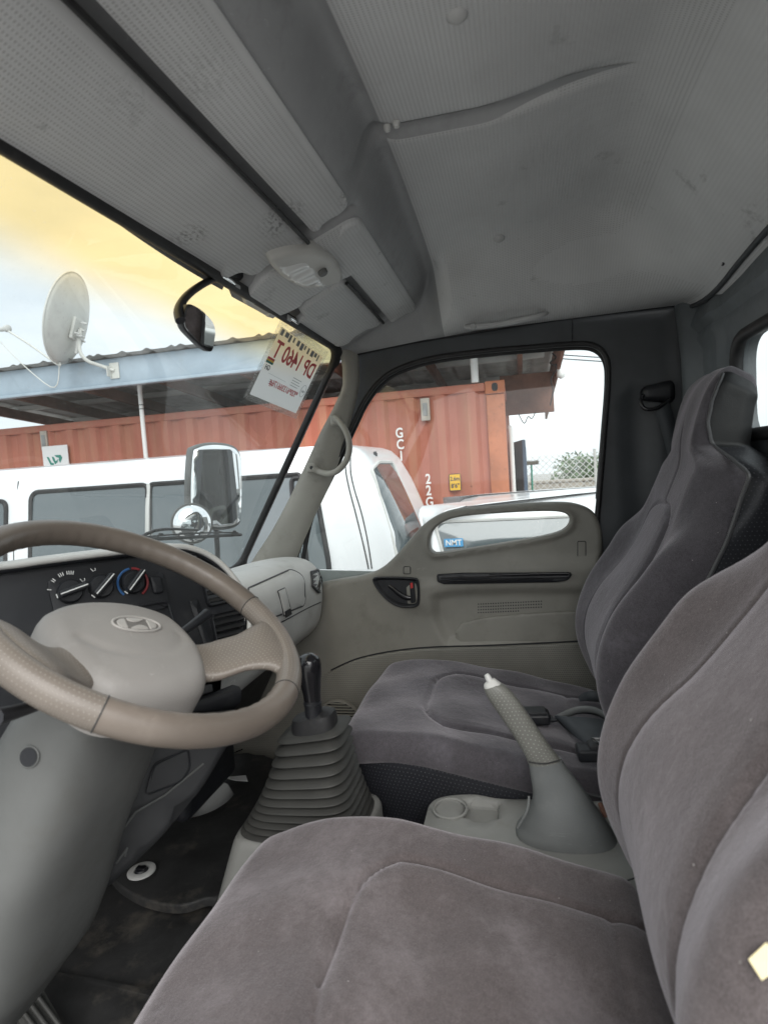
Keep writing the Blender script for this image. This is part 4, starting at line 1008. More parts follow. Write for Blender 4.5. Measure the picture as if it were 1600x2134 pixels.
# spokes: wide at the hub, narrow waist, flaring into the rim
def spoke(sg):
    n = 16; a_c = R(-21) if sg > 0 else R(201)
    G = []; UVs = []
    for i in range(n):
        t = i/(n-1); r = .075+(RR-.008-.075)*t
        hw = np.interp(t, [0, .35, .62, .85, 1], [.050, .040, .038, .050, .066])*(1 if True else 1)
        lift = -.050+(.050)*sstep(.15, .95, t); th = np.interp(t, [0, .6, 1], [.013, .012, .013])
        row = []; ur = []
        for k in range(28):
            f = 2*math.pi*k/28; cs, sn_ = math.cos(f), math.sin(f)
            s_ = hw*np.sign(cs)*abs(cs)**.7; ang = a_c+s_/max(r, .12)
            rd = math.cos(ang)*wx+math.sin(ang)*wy
            row.append(wc+rd*r+wn_*(lift+th*np.sign(sn_)*abs(sn_)**.8)); ur.append((r, s_))
        G.append(row); UVs.append(ur)
    return grid('spoke', np.array(G), M['wheel_perf'], wh, cv=True, uv=np.array(UVs), caps=True, flip=sg > 0)
spoke(1); spoke(-1)
lathe('boss', [(.055, -.02), (.06, .03), (.045, .05)], wc-wn_*.085, wn_, M['black'], wh, 30)

# ================================================================== SEATS
PROF = cr([(0, -.175, 1.20), (0, -.143, 1.30), (0, -.110, 1.42), (0, -.135, 1.53), (0, -.205, 1.63), (0, -.270, 1.72), (0, -.318, 1.81), (0, -.330, 1.88), (0, -.352, 1.955), (0, -.385, 2.012)], 8)
PL_ = np.concatenate([[0], np.cumsum(np.linalg.norm(np.diff(PROF, axis=0), axis=1))]); PLEN = PL_[-1]
PT = np.gradient(PROF, axis=0); PT /= np.linalg.norm(PT, axis=1)[:, None]
S_SH = float(np.interp(1.835, PROF[:, 2], PL_))                   # shoulder height along the profile
def seat_back_map(cx, hw=.25, dy=0.0):
    def f(P):
        u, w, s_ = P[:, 0], P[:, 1], P[:, 2]                        # u across, w thickness (front = +), s along height
        s = np.clip(s_, -.06, PLEN+.06); sc_ = np.clip(s, 0, PLEN)
        base = np.stack([np.zeros(len(s)), np.interp(sc_, PL_, PROF[:, 1]), np.interp(sc_, PL_, PROF[:, 2])], -1)
        ty = np.interp(sc_, PL_, PT[:, 1]); tz = np.interp(sc_, PL_, PT[:, 2]); over = s-sc_
        base[:, 1] += ty*over; base[:, 2] += tz*over
        # half width along the height
        wd = np.interp(s, [0, .10, .22, S_SH-.12, S_SH-.02], [hw*.92, hw*.98, hw, hw*.99, hw*.98])
        t = sstep(S_SH-.022, S_SH+.028, s); wd = wd*(1-t)+np.interp(s, [S_SH, S_SH+.06, PLEN-.03, PLEN+.02], [.108, .106, .100, .062])*t
        un = u/hw; x = un*wd
        th = np.interp(s, [0, .15, .4, S_SH, S_SH+.05, PLEN], [1.1, 1.05, .95, .62, .60, .52])
        front = sstep(-.01, .085, w)
        bol = .030*sstep(.45, .95, np.abs(un))*sstep(.02, .12, s)*sstep(S_SH-.04, S_SH-.22, s)
        belly = .010*np.cos(np.clip(un, -1, 1)*math.pi/2)*sstep(.05, .2, s)*sstep(.42, .25, s)
        ins_hw = np.interp(s, [.0, .1, .3, .42], [.62, .60, .52, .40]); top_s = S_SH-.10-.05*np.clip((np.abs(un)/.45), 0, 1)**3
        d1 = np.where(s < top_s, (np.abs(un)-ins_hw)*hw, 1.0); d2 = np.where(np.abs(un) < ins_hw, s-top_s, 1.0)
        groove = np.maximum(np.exp(-(d1/.0048)**2)*(s < top_s+.004), np.exp(-(d2/.0048)**2))
        inside = (np.abs(un) < ins_hw) & (s < top_s)
        puff = .007*inside*np.clip((ins_hw-np.abs(un))*hw/.03, 0, 1)**.5*np.clip((top_s-s)/.03, 0, 1)**.5
        mid = np.exp(-(u/.0042)**2)*sstep(top_s-.02, top_s+.02, s)*sstep(PLEN-.10, PLEN-.16, s)*.6
        sweepb = .055*sstep(.55, 1.0, np.abs(un))*sstep(S_SH-.25, S_SH-.03, s)*(1-t)
        off = (w-.085)*th-sweepb+front*(bol+belly-.0075*groove+puff-.006*mid)
        wob = .004*np.sin(u*23+s*17)*front
        off = off+wob*.5
        ny, nz = tz, -ty                                              # profile normal pointing to the windshield
        Q = np.stack([cx+x, base[:, 1]+ny*off+dy*sstep(1.80, 1.60, base[:, 2]), base[:, 2]+nz*off], -1)
        return Q
    return f
def cush_map(cx, hw=.255, cz=1.266, yc=.132, tilt=.20, drop=1.0):
    def f(P):
        u, v, w = P[:, 0], P[:, 1], P[:, 2]; y = v+yc; un = u/hw; top = np.ones(len(u))
        x = u*np.interp(y, [-.17, 0, .25, .36, .43], [.97, 1.0, .985, .95, .89])
        y2 = y+.012*(1-un**2)*sstep(.2, .4, y)
        z = cz+w+top*(tilt*(y-.12))
        z = z-drop*np.clip(y-.20, 0, 1)**1.6
        top = sstep(-.02, .03, w); bol = .008*sstep(.45, .92, np.abs(un))*sstep(.38, .25, y)*top
        ins_hw, fr_ = .60, .235-.05*np.clip(np.abs(un)/.6, 0, 1)**4
        d1 = np.where(y < fr_, (np.abs(un)-ins_hw)*hw, 1.0); d2 = np.where(np.abs(un) < ins_hw, y-fr_, 1.0)
        groove = np.maximum(np.exp(-(d1/.0052)**2)*(y < fr_+.005), np.exp(-(d2/.0052)**2))
        inside = (np.abs(un) < ins_hw) & (y < fr_)
        puff = .008*inside*np.clip((ins_hw-np.abs(un))*hw/.03, 0, 1)**.5*np.clip((fr_-y)/.03, 0, 1)**.5
        puff = puff-.007*inside*np.cos(np.clip(un/.6, -1, 1)*math.pi/2)
        d3 = np.exp(-((y+.085)/.007)**2)*(np.abs(un) < ins_hw)
        wr = .0022*np.sin(u*31+y*19)+.0016*np.sin(y*43-u*27)
        z = z+top*(bol-.0075*groove+puff-.004*d3+wr)
        return np.stack([cx+x, y2, z], -1)
    return f
def seat(label, cx, mat, hw, dy, yc, drop):
    r = thing('seat', label, 'seat', (cx, .1, FLOOR), 'velour bucket seats of the truck cab')
    fb = seat_back_map(cx, hw, dy)
    c0 = np.array([0, 0, PLEN/2])
    full = lambda P: fb(P+c0)
    rbox('backrest', (2*hw, .17, PLEN+.02), .055, mat, r, (84, 11, 170), fn=full, mats=[mat, M['skirt'], M['vinyl']], side=[1, 1, 2, 0, 2, 0], rn=7)
    # headrest side gussets in smooth vinyl: two-tone from the side faces above the shoulder
    o = r.children[0]; me = o.data; cz = np.empty(len(me.polygons)*3); me.polygons.foreach_get('center', cz); cz = cz.reshape(-1, 3)
    mi = np.empty(len(me.polygons), int); me.polygons.foreach_get('material_index', mi)
    fy = np.interp(cz[:, 2], PROF[:, 2], PROF[:, 1])+dy*sstep(1.80, 1.60, cz[:, 2]); thk = np.interp(cz[:, 2], [1.2, 1.5, 1.75, 1.82, 1.9, 2.0], [.075, .075, .062, .045, .016, .012])
    mi[(mi == 1) & (cz[:, 2] > 1.85)] = 2
    mi[(mi > 0) & (cz[:, 1] > fy-thk)] = 0; me.polygons.foreach_set('material_index', mi)
    # planar UVs for the perforated sides
    l = me.uv_layers.new(name='UVMap'); li = np.empty(len(me.loops), int); me.loops.foreach_get('vertex_index', li); co = np.empty(len(me.vertices)*3); me.vertices.foreach_get('co', co); co = co.reshape(-1, 3)
    l.data.foreach_set('uv', co[li][:, 1:].ravel())
    for sg in (-1, 1):
        ss = np.concatenate([np.linspace(.02, S_SH-.03, 40), np.linspace(S_SH-.028, S_SH+.03, 24), np.linspace(S_SH+.035, PLEN-.02, 20)])
        wv = np.linspace(.085, -.085, 60); A, B = np.meshgrid(ss, wv, indexing='ij')
        hw_e = np.full(A.size, sg*hw*1.004)
        Q = fb(np.stack([hw_e, A.ravel(), B.ravel()], -1)[:, [0, 2, 1]]).reshape(len(ss), len(wv), 3)
        fy_ = np.interp(Q[..., 2], PROF[:, 2], PROF[:, 1])+dy*sstep(1.80, 1.60, Q[..., 2])-np.interp(Q[..., 2], [1.2, 1.5, 1.75, 1.82, 1.9, 2.0], [.075, .075, .062, .045, .016, .012])
        k_ = np.argmin(np.abs(Q[..., 1]-fy_), axis=1); pp_ = Q[np.arange(len(ss)), k_]
        pp_[1:-1] = (pp_[:-2]+2*pp_[1:-1]+pp_[2:])/4
        tube('piping', pp_, .0036, M['piping'], o, 7)
    fc = cush_map(cx, hw+.004, yc=yc, drop=drop)
    cu = rbox('cushion', (2*hw+.008, .57, .066), .032, mat, r, (90, 96, 8), fn=fc, rn=7)
    # perforated skirt below the piping
    a = np.linspace(0, 1, 60); loopp = []
    h_, y0, y1 = hw-.006, -.13, yc+.256
    base = rpoly([(cx-h_, y0), (cx-h_*.98, .28), (cx-h_*.86, y1), (cx+h_*.86, y1), (cx+h_*.98, .28), (cx+h_, y0)], [.02, .1, .07, .07, .1, .02], 8)
    zt = lambda x, y: 1.268+.20*(y-.12)-drop*max(0, y-.20)**1.6
    G = []; UVs = []; L = np.concatenate([[0], np.cumsum(np.linalg.norm(np.diff(np.vstack([base, base[:1]]), axis=0), axis=1))])[:-1]
    for k, (dz, gr) in enumerate([(0, .004), (-.04, .010), (-.09, .004), (-.14, -.004), (-.20, -.02)]):
        cxy = np.array([cx, .12]); G.append([(*(cxy+(b-cxy)*(1+gr/.25)), zt(*b)+dz) for b in base]); UVs.append([(l_, dz) for l_ in L])
    grid('skirt', np.transpose(np.array(G), (1, 0, 2)), M['skirt'], r, cu=True, uv=np.transpose(np.array(UVs), (1, 0, 2)))
    tube('cushion_piping', [(*(np.array([cx, .12])+(b-np.array([cx, .12]))*1.022), zt(*b)+.004) for b in base], .0036, M['piping'], r, 8, closed=True)
    rbox('base_frame', (.40, .40, .14), .02, M['black'], r, (3, 3, 3), c=(cx, .1, FLOOR+.072))
    return r
ds = seat('brownish grey velour driver seat in the foreground', .618, M['seat'], .252, 0.0, .146, .80)
ps = seat('dark grey velour passenger seat with integrated headrest by the door', 1.362, M['seat2'], .250, -.035, .105, .55)
# recliner cover, tag on the driver seat side
rc = panel('recliner_cover', rpoly([(-.16, 1.23), (.02, 1.21), (.05, 1.30), (-.06, 1.40), (-.2, 1.43)], .03), xmap(.352), M['vinyl'], ds, step=.02, rnd=.012, thick=.02)
bo = [o for o in ds.children if o.name.startswith('backrest')][0].data; bco = np.empty(len(bo.vertices)*3); bo.vertices.foreach_get('co', bco); bco = bco.reshape(-1, 3)
def on_seat(px, py):
    d = nrm(ray(px, py)); rel = bco-_C; al = rel @ d; ds_ = np.linalg.norm(rel-al[:, None]*d, axis=1); i = int(np.argmin(ds_+.12*al)); return _C+d*(al[i]-.004)
tgq = [on_seat(1560, 1998), on_seat(1596, 1964), on_seat(1636, 2008), on_seat(1588, 2042)]
tgm = tag(mk('paper_tag', tgq, [(0, 1, 2, 3)], M['cream_tag'], None, False), 'cream paper tag on the side of the driver seat backrest', 'tag')
md = tgm.modifiers.new('s', 'SOLIDIFY'); md.thickness = .0015

# ---- belt buckles and loose belts on the passenger cushion
bk = thing('seat_belt_buckle', 'black seat belt buckle lying against the passenger backrest', 'buckle', tuple(UZ(1250, 1565, 1.285)), 'belt buckles on the passenger seat')
b0_ = UZ(1250, 1568, 1.292); bd_ = nrm(UZ(1300, 1562, 1.29)-UZ(1215, 1562, 1.29)); bu = np.array([0, 0, 1.]); bs = np.cross(bu, bd_)
BM = np.stack([bd_, bs, bu], 1)
rbox('buckle_body', (.085, .042, .024), .006, M['black'], bk, (4, 3, 2), c=b0_, M=BM)
rbox('buckle_lip', (.05, .030, .010), .003, M['dark_panel'], bk, (2, 2, 2), c=b0_+bd_*.004+bu*.014, M=BM)
tube('tongue', [b0_+bd_*.0+bu*.022-bs*.012, b0_-bd_*.012+bu*.026, b0_+bd_*.02+bu*.026], .003, M['steel'], bk, 8)
lb = thing('lap_belt', 'dark green grey lap belt loops lying on the passenger cushion', 'seat belt', tuple(UZ(1220, 1510, 1.285)))
def ribbon(name, L, R_, mat, par): return grid(name, np.array([cr(L, 6), (cr(L, 6)+cr(R_, 6))/2-np.array([0, 0, .002]), cr(R_, 6)]), mat, par, thick=.0016)
ribbon('belt_loop', [UZ(1155, 1492, 1.315), UZ(1185, 1494, 1.318), UZ(1230, 1496, 1.318), UZ(1285, 1505, 1.31)], [UZ(1158, 1500, 1.288), UZ(1190, 1530, 1.286), UZ(1235, 1556, 1.288), UZ(1300, 1560, 1.29)], M['belt'], lb)
ribbon('belt_fold', [UZ(1160, 1490, 1.31), UZ(1200, 1474, 1.322), UZ(1240, 1475, 1.326), UZ(1285, 1500, 1.322)], [UZ(1175, 1498, 1.30), UZ(1210, 1488, 1.305), UZ(1248, 1494, 1.305), UZ(1288, 1520, 1.306)], M['boot'], lb)
ribbon('belt_arch', [UZ(1205, 1452, 1.29), UZ(1222, 1442, 1.32), UZ(1255, 1442, 1.325), UZ(1285, 1455, 1.31)], [UZ(1208, 1462, 1.285), UZ(1228, 1462, 1.30), UZ(1262, 1466, 1.30), UZ(1290, 1480, 1.295)], M['belt'], lb)
b1 = UZ(1108, 1494, 1.295)
bk2 = thing('seat_belt_buckle', 'black belt end box lying flat behind the handbrake grip', 'buckle', tuple(b1), 'belt buckles on the passenger seat')
rbox('buckle_body', (.075, .045, .024), .007, M['black'], bk2, (4, 3, 2), c=b1+np.array([0, .0, .0]), M=BM)
rbox('buckle_cap', (.06, .036, .006), .002, M['dark_panel'], bk2, (2, 2, 2), c=b1+bu*.0135, M=BM)
tube('belt_link', [b1+bd_*.04, UZ(1150, 1502, 1.295), UZ(1160, 1500, 1.297)], .004, M['black'], bk2, 8)
lf = UZ(1247, 1408, 1.29)
V = [lf+np.array([RNG.uniform(-.012, .012), RNG.uniform(-.018, .018), RNG.uniform(0, .016)]) for _ in range(9)]
tag(mk('tissue_scrap', V, [(i, (i+2) % 9, (i+5) % 9) for i in range(9)], M['wood'], None, False), 'crumpled brown scrap tucked between cushion and backrest', 'scrap')

# ================================================================== CONSOLE, GEAR LEVER, HANDBRAKE
con = thing('centre_console', 'grey plastic centre console and engine tunnel between the seats', 'console', (1.0, .2, FLOOR))
# tunnel pedestal under the gear lever
bL, bR = .315, .535
def ped(z):
    t = (z-FLOOR)/(1.185-FLOOR); wx_ = .135-.035*t; return rpoly([(1.02-wx_, bL-.02), (1.02+wx_, bL-.02), (1.02+wx_*.95, bR+.085-.075*t), (1.02-wx_*.95, bR+.085-.075*t)], .035, 6)
zz = [FLOOR, 1.0, 1.08, 1.16, 1.196, 1.208, 1.210]
G = []
for i, z in enumerate(zz):
    q = ped(min(z, 1.20)); c = q.mean(0); s_ = 1.0 if i < 5 else (.96 if i == 5 else .90); q = c+(q-c)*s_; G.append([(a, b, z) for a, b in q])
pe = grid('lever_pedestal', np.transpose(np.array(G), (1, 0, 2)), M['console'], con, cu=True)
mk('pedestal_top', np.array(G[-1]), [tuple(range(len(G[-1])))], M['console'], con, False)
# tray between the seats
tray = rpoly([(.885, -.40), (1.115, -.40), (1.115, .14), (1.09, .20), (.91, .20), (.885, .14)], .03)
t1 = rpoly([(1.035, .07), (1.085, .07), (1.085, .13), (1.035, .13)], .008); t2 = disc(.034, 20)+np.array([1.05, .155]); t3 = rpoly([(1.045, -.13), (1.10, -.13), (1.10, -.06), (1.045, -.06)], .008)
panel('tray', tray, lambda u, v, w: np.stack([u, v, 1.222+np.asarray(w)], -1), M['console'], con, holes=[t1, t3], step=.02, rnd=.012, thick=.04)
for t_ in (t1, t3):
    c = t_.mean(0); panel('tray_well', c+(t_-c)*1.1, lambda u, v, w: np.stack([u, v, 1.196+np.asarray(w)], -1), M['console'], con, step=.03, thick=.003)
tube('cup_rim', [(1.05+.032*math.cos(a), .155+.030*math.sin(a), 1.2235) for a in np.linspace(0, 6.283, 25)[:-1]], .003, M['console'], con, 6, closed=True)
rbox('side_body', (.23, .60, .26), .02, M['console'], con, (4, 6, 4), c=(1.0, -.10, 1.075))
tube('body_seam', [UX(1300, 1838, .884), UX(1330, 1828, .884), UX(1350, 1822, .884)], .0012, M['black'], con, 6)
tube('wood_pin', [UX(1250, 1675, 1.03), UX(1256, 1690, 1.02), UX(1262, 1702, 1.02)], [.004, .0045, .004], M['wood'], con, 8)

gl = thing('gear_lever', 'black gear lever rising from a ribbed rubber bellows boot', 'gear lever', (1.0, .43, 1.185))
# bellows: stacked flared rings, rounded-rectangle plan
def rr(cx, cy, hx, hy, n=56, k=4.2):
    a = np.linspace(0, 2*math.pi, n, endpoint=False); c, s_ = np.cos(a), np.sin(a)
    return np.stack([cx+hx*np.sign(c)*np.abs(c)**(2/k), cy+hy*np.sign(s_)*np.abs(s_)**(2/k)], 1)
zlev = [1.210, 1.2215, 1.233, 1.245, 1.2575, 1.270, 1.284, 1.299, 1.316, 1.335, 1.355, 1.376]
G = []
def at(z):
    t = (z-1.210)/(1.376-1.210)
    cy_ = .418-.024*t; hy = .104-.052*t-.010*math.sin(t*math.pi); hx = .080-.040*t; return cy_, hx, hy
for i, z in enumerate(zlev):
    cy_, hx, hy = at(z); dz = (zlev[i+1]-z) if i < len(zlev)-1 else .018; big = .012
    for (f, e, tl) in ((0, -.016, 0), (.06, big*.80, 0), (.14, big, 0), (.26, big*.90, 0), (.58, -.004, 0), (.96, -.017, 0)):
        q = rr(1.02, cy_, hx+e, hy+e); t = (z-1.210)/.17
        G.append([(a, b, z+dz*f*1.0-(b-cy_)*.10*t*0-(b-cy_)*.16*t) for a, b in q])
grid('bellows', np.transpose(np.array(G), (1, 0, 2)), M['bellows'], gl, cu=True, auto=75)
cy_, hx, hy = at(1.374)
top = rr(1.01, .390, .030, .042, 44, 3.0)
G = [[(1.01+(a-1.01)*s_, .390+(b-.390)*s_, z-(b-.390)*.16) for a, b in top] for z, s_ in ((1.380, 1.0), (1.404, .98), (1.412, .92), (1.4175, .60), (1.419, .0))]
grid('boot_collar', np.transpose(np.array(G), (1, 0, 2)), M['rubber'], gl, cu=True, auto=45)
kt = UX(640, 1365, 1.0)
ax_ = nrm(np.array([1.0, .388, kt[2]])-np.array([1.0, .384, 1.41]))
lathe('lever_sleeve', [(.0155, -.01), (.0155, .024), (.0165, .025), (.0165, .029), (.0155, .030), (.0155, .034)], (1.0, .386, 1.41), ax_, M['black'], gl, 22)
lathe('knob', [(.0150, .0), (.0158, .012), (.0185, .032), (.0215, .052), (.0225, .066), (.021, .076), (.016, .083), (.008, .0865), (.0, .0875)], (1.0, .3865, 1.442), ax_, M['black_gloss'], gl, 28, sx=1.0)

hb = thing('handbrake', 'grey handbrake lever with perforated grip and vinyl boot', 'handbrake', tuple(UX(1190, 1755, 1.0)))
def sweep(name, rows_, mat, par, n=28, k=2.4, uvr=True, caps=True):
    """rows: (left pixel, right pixel, half thickness in X) at X=1.0"""
    c = cr([np.concatenate([UX(*a, 1.0), UX(*b, 1.0), [t, 0, 0]]) for a, b, t in rows_], 6); G = []; UVs = []
    for i, q in enumerate(c):
        A_, B_ = q[:3], q[3:6]; m_ = (A_+B_)/2; h_ = (B_-A_)/2; a = np.linspace(0, 2*math.pi, n, endpoint=False); ca, sa_ = np.cos(a), np.sin(a)
        G.append(m_+np.outer(np.sign(ca)*np.abs(ca)**(2/k), h_)+np.outer(np.sign(sa_)*np.abs(sa_)**(2/k)*q[6], EX))
        UVs.append([(i*.0045, t*.02) for t in a])
    return grid(name, np.array(G), mat, par, cv=True, caps=caps, uv=np.array(UVs), auto=70)
sweep('grip', [((1008, 1434), (1040, 1423), .012), ((1014, 1450), (1056, 1432), .015), ((1042, 1492), (1082, 1462), .0165), ((1068, 1530), (1112, 1506), .017), ((1092, 1570), (1148, 1558), .018), ((1100, 1589), (1168, 1584), .019)], M['brake_perf'], hb)
sweep('grip_tip', [((1012, 1422), (1030, 1414), .006), ((1008, 1428), (1038, 1420), .010), ((1010, 1438), (1044, 1425), .0125)], M['trim_light'], hb)
lathe('release_button', [(.0, .012), (.004, .011), (.0055, .006), (.0055, -.004)], UX(1020, 1418, 1.0), nrm(UX(1012, 1400, 1.0)-UX(1026, 1424, 1.0)), M['white_plastic'], hb, 14)
boot = sweep('boot', [((1101, 1588), (1170, 1582), .019), ((1104, 1612), (1182, 1602), .020), ((1110, 1650), (1212, 1640), .026), ((1104, 1682), (1238, 1678), .036), ((1086, 1712), (1262, 1712), .046), ((1074, 1728), (1282, 1742), .052), ((1078, 1758), (1300, 1764), .056), ((1082, 1775), (1302, 1780), .056)], M['boot'], hb)
seamp = [UX(1101, 1588, 1.0-.016), UX(1135, 1592, 1.0-.021), UX(1170, 1583, 1.0-.012)]
tube('grip_seam', cr(seamp, 5), .0012, M['thread'], hb, 5)
tube('boot_ridge', cr([UX(1102, 1660, .98), UX(1098, 1690, .965), UX(1078, 1726, .955)], 5), .002, M['boot'], hb, 6)

# ================================================================== FLOOR THINGS
fm = thing('floor_mat', 'black rubber floor mat with a white eyelet beside the console', 'floor mat', tuple(UZ(380, 1800, .985)))
mo = [UZ(245, 1838, .99)[:2], UZ(300, 1868, .99)[:2], UZ(370, 1884, .99)[:2], UZ(425, 1872, .99)[:2], UZ(470, 1850, .99)[:2], (1.36, .70), (1.62, .72), (1.62, .97), (1.0, .99), UZ(180, 1780, .99)[:2]]
panel('mat_sheet', cr(mo, 5, True), lambda u, v, w: np.stack([u, v, .988+np.asarray(w)+.006*np.sin(np.asarray(u)*14)*np.cos(np.asarray(v)*11)], -1), M['mat'], fm, step=.03, rnd=.005, thick=.014)
e_ = UZ(295, 1817, .999); 
lathe('eyelet_ring', [(.016, .0), (.030, .0), (.030, .003), (.028, .0045), (.016, .0045), (.016, .0)], e_, (0, 0, 1), M['white_plastic'], fm, 28)
lathe('eyelet_plug', [(.0, .007), (.012, .007), (.014, .004), (.015, -.002)], e_, (0, 0, 1), M['black'], fm, 20)
rbox('eyelet_slot', (.012, .022, .006), .002, M['black_gloss'], fm, (2, 2, 2), c=e_+np.array([0, 0, .008]))
lo = [UZ(70, 2010, .956)[:2], UZ(250, 1850, .956)[:2], UZ(430, 1800, .956)[:2], (1.0, .52), (.90, .30), (.5, .30), (.40, .60), (.45, .95), UZ(0, 2000, .956)[:2]]
fm2 = thing('floor_liner', 'worn dusty black rubber lining on the footwell floor under the mat', 'floor lining', (.7, .7, .956))
panel('liner_sheet', rpoly([(.34, .2), (.86, .2), (.88, .99), (.34, .99)], .05), lambda u, v, w: np.stack([u, v, .958+np.asarray(w)+.012*sstep(.75, .95, v)+.004*np.sin(np.asarray(u)*26+np.asarray(v)*13)], -1), M['mat'], fm2, step=.025, rnd=.004, thick=.004)
for k in range(4):
    x = .48+k*.09; tube('moulded_rib', cr([(x, .35, .960), (x+.01, .6, .962), (x+.03, .85, .968)], 5), .0035, M['mat'], fm2, 6)
tube('cable', cr([UZ(118, 1998, .97), UZ(140, 1960, .985), UZ(150, 1945, .99)], 4), .002, M['rubber'], fm2, 6)
# accelerator pedal
pdl = thing('pedal', 'ribbed metal and rubber accelerator pedal at the lower left', 'pedal', tuple(UZ(80, 2110, 1.0)))
pn = nrm((-.25, -.6, .75)); p0 = UZ(60, 2090, 1.03)
pu_ = nrm(UP(135, 2140, p0, pn)-UP(45, 2020, p0, pn)); pv_ = np.cross(pn, pu_)
pq = lambda a, b: np.array([(UP(a, b, p0, pn)-p0) @ pu_, (UP(a, b, p0, pn)-p0) @ pv_])
po = rpoly([pq(8, 2058), pq(62, 2010), pq(160, 2180), pq(80, 2210)], .01)
pm = lambda o: (lambda u, v, w: frame_map(p0, pu_, pv_, pn)(u, v, np.asarray(w)+o))
panel('pad', po, pm(0), M['bellows'], pdl, step=.02, rnd=.004, thick=.012)
for a, b in (((35, 2095), (105, 2190)), ((55, 2085), (125, 2180)), ((75, 2075), (142, 2165))):
    L_ = pm(.003)(np.array([pq(*a)[0], pq(*b)[0]]), np.array([pq(*a)[1], pq(*b)[1]]), np.zeros(2)); tube('tread_bar', L_, .004, M['bellows'], pdl, 8)
for r_ in (.016, .010):
    c = pq(50, 2056); tube('tread_ring', pm(.003)(c[0]+r_*np.cos(np.linspace(0, 6.283, 21)[:-1]), c[1]+r_*np.sin(np.linspace(0, 6.283, 21)[:-1]), np.zeros(20)), .002, M['console'], pdl, 6, closed=True)
tube('pedal_arm', [p0-pn*.01, p0-pn*.05+np.array([0, .05, -.01]), p0+np.array([0, .10, .03])], .008, M['black'], pdl, 8)
# felt flap and paper scrap in the footwell
felt = thing('felt_flap', 'loose grey felt insulation flap hanging behind the lower dashboard', 'insulation', tuple(UZ(420, 1680, 1.05)))
fq = [UZ(358, 1706, 1.06), UZ(400, 1702, 1.055), UZ(440, 1690, 1.055), UZ(470, 1672, 1.06), UZ(486, 1655, 1.068)]; fq2 = [UZ(355, 1690, 1.10), UZ(385, 1660, 1.12), UZ(410, 1645, 1.12), UZ(432, 1635, 1.12), UZ(462, 1628, 1.115)]
grid('felt_sheet', np.array([cr(fq, 5), cr(fq, 5)*.5+cr(fq2, 5)*.5+np.array([0, 0, .01]), cr(fq2, 5)]), M['cloth'], felt, thick=.004)
ps_ = [UZ(466, 1620, .998), UZ(512, 1616, .998), UZ(516, 1628, .998), UZ(490, 1626, .998)]
tag(mk('paper_scrap', ps_+[p-np.array([0, 0, .002]) for p in ps_], [(0, 1, 2, 3), (7, 6, 5, 4), (0, 4, 5, 1), (1, 5, 6, 2), (2, 6, 7, 3), (3, 7, 4, 0)], M['paper'], None, False), 'small white paper scrap on the footwell floor', 'paper')
tube_w = tube('loose_wire', cr([UY(455, 1622, .86), UY(468, 1590, .86), UY(478, 1575, .86), UY(505, 1562, .86)], 5), .0018, M['rubber'], None, 6)
tag(tube_w, 'thin loose wire hanging in the dark footwell', 'wire')

# ================================================================== OUTSIDE: the truck's own mirrors, wipers, bed
def ext_mirror():
    r = thing('side_mirror', 'tall rounded rectangular exterior mirror beyond the windshield', 'mirror', (2.02, 1.08, 1.6))
    c = UX(450, 1012, 2.05); n = nrm((-.62, -.78, .02)); u = nrm(np.cross((0, 0, 1), n)); v = np.cross(n, u)
    pts = [(397, 945), (408, 928), (440, 921), (480, 925), (500, 940), (506, 975), (505, 1070), (498, 1095), (470, 1104), (440, 1103), (402, 1085), (393, 1040)]
    q = np.array([[(UP(a, b, c, n)-c) @ u, (UP(a, b, c, n)-c) @ v] for a, b in pts]); q = cr(q, 5, True); f = frame_map(c, u, v, n)
    m = q.mean(0)
    panel('housing', q, lambda a, b, w: f(a, b, np.asarray(w)-.004), M['shroud'], r, step=.03, rnd=.010, thick=.03)
    panel('glass', m+(q-m)*.93, lambda a, b, w: f(a, b, np.asarray(w)+.0015+.003*(1-((a-m[0])/.15)**2-((b-m[1])/.2)**2)), M['mirror'], r, step=.02, thick=.001, auto=89)
    tube('bracket', cr([c-v*.10-n*.035, c-v*.22-n*.04, c-v*.36-n*.04, np.array([1.84, .95, 1.22])], 6), .010, M['black'], r, 10)
    c2 = UX(400, 1091, 1.93); n2 = nrm((-.75, -.65, .05))
    r2 = thing('round_mirror', 'round convex exterior mirror below the tall side mirror', 'mirror', tuple(c2))
    rad = .070
    lathe('housing', [(0, -.05), (.04, -.045), (.066, -.025), (rad+.004, 0), (rad+.003, .005), (rad-.002, .006)], c2, n2, M['shroud'], r2, 36)
    lathe('glass', [(rad-.002, .004)]+[((rad-.003)*math.cos(t), .004+.030*math.sin(t)) for t in np.linspace(.08, math.pi/2-.001, 12)], c2, n2, M['mirror'], r2, 40, smooth_angle=89)
    tube('stem', cr([c2-n2*.04, c2-n2*.05-np.array([0, 0, .08]), c2-np.array([.05, .05, .22])], 5), .008, M['black'], r2, 10)
ext_mirror()
def wiper(label, P, Q, arm):
    r = thing('wiper', label, 'wiper', tuple(P), 'windshield wipers')
    P, Q = np.array(P), np.array(Q); d = Q-P
    tube('blade', [P+d*t for t in np.linspace(0, 1, 8)], .003, M['black'], r, 6, flat=1.5)
    tube('blade_rail', [P+d*t+np.array([0, .0, .006+.004*math.sin(t*math.pi)]) for t in np.linspace(.04, .96, 12)],   .0022, M['black'], r, 6)
    for t in (.12, .3, .5, .7, .88): tube('blade_claw', [P+d*t+np.array([0, 0, .002]), P+d*(t+.02)+np.array([0, 0, .012]), P+d*(t+.05)+np.array([0, .0, .011])], .0022, M['dark_panel'], r, 6)
    tube('arm', cr([P+d*.5+np.array([0, 0, .018]), P+d*.15+np.array([0, .015, .02]), np.array(arm)], 5), [.003, .004, .006], M['black'], r, 8)
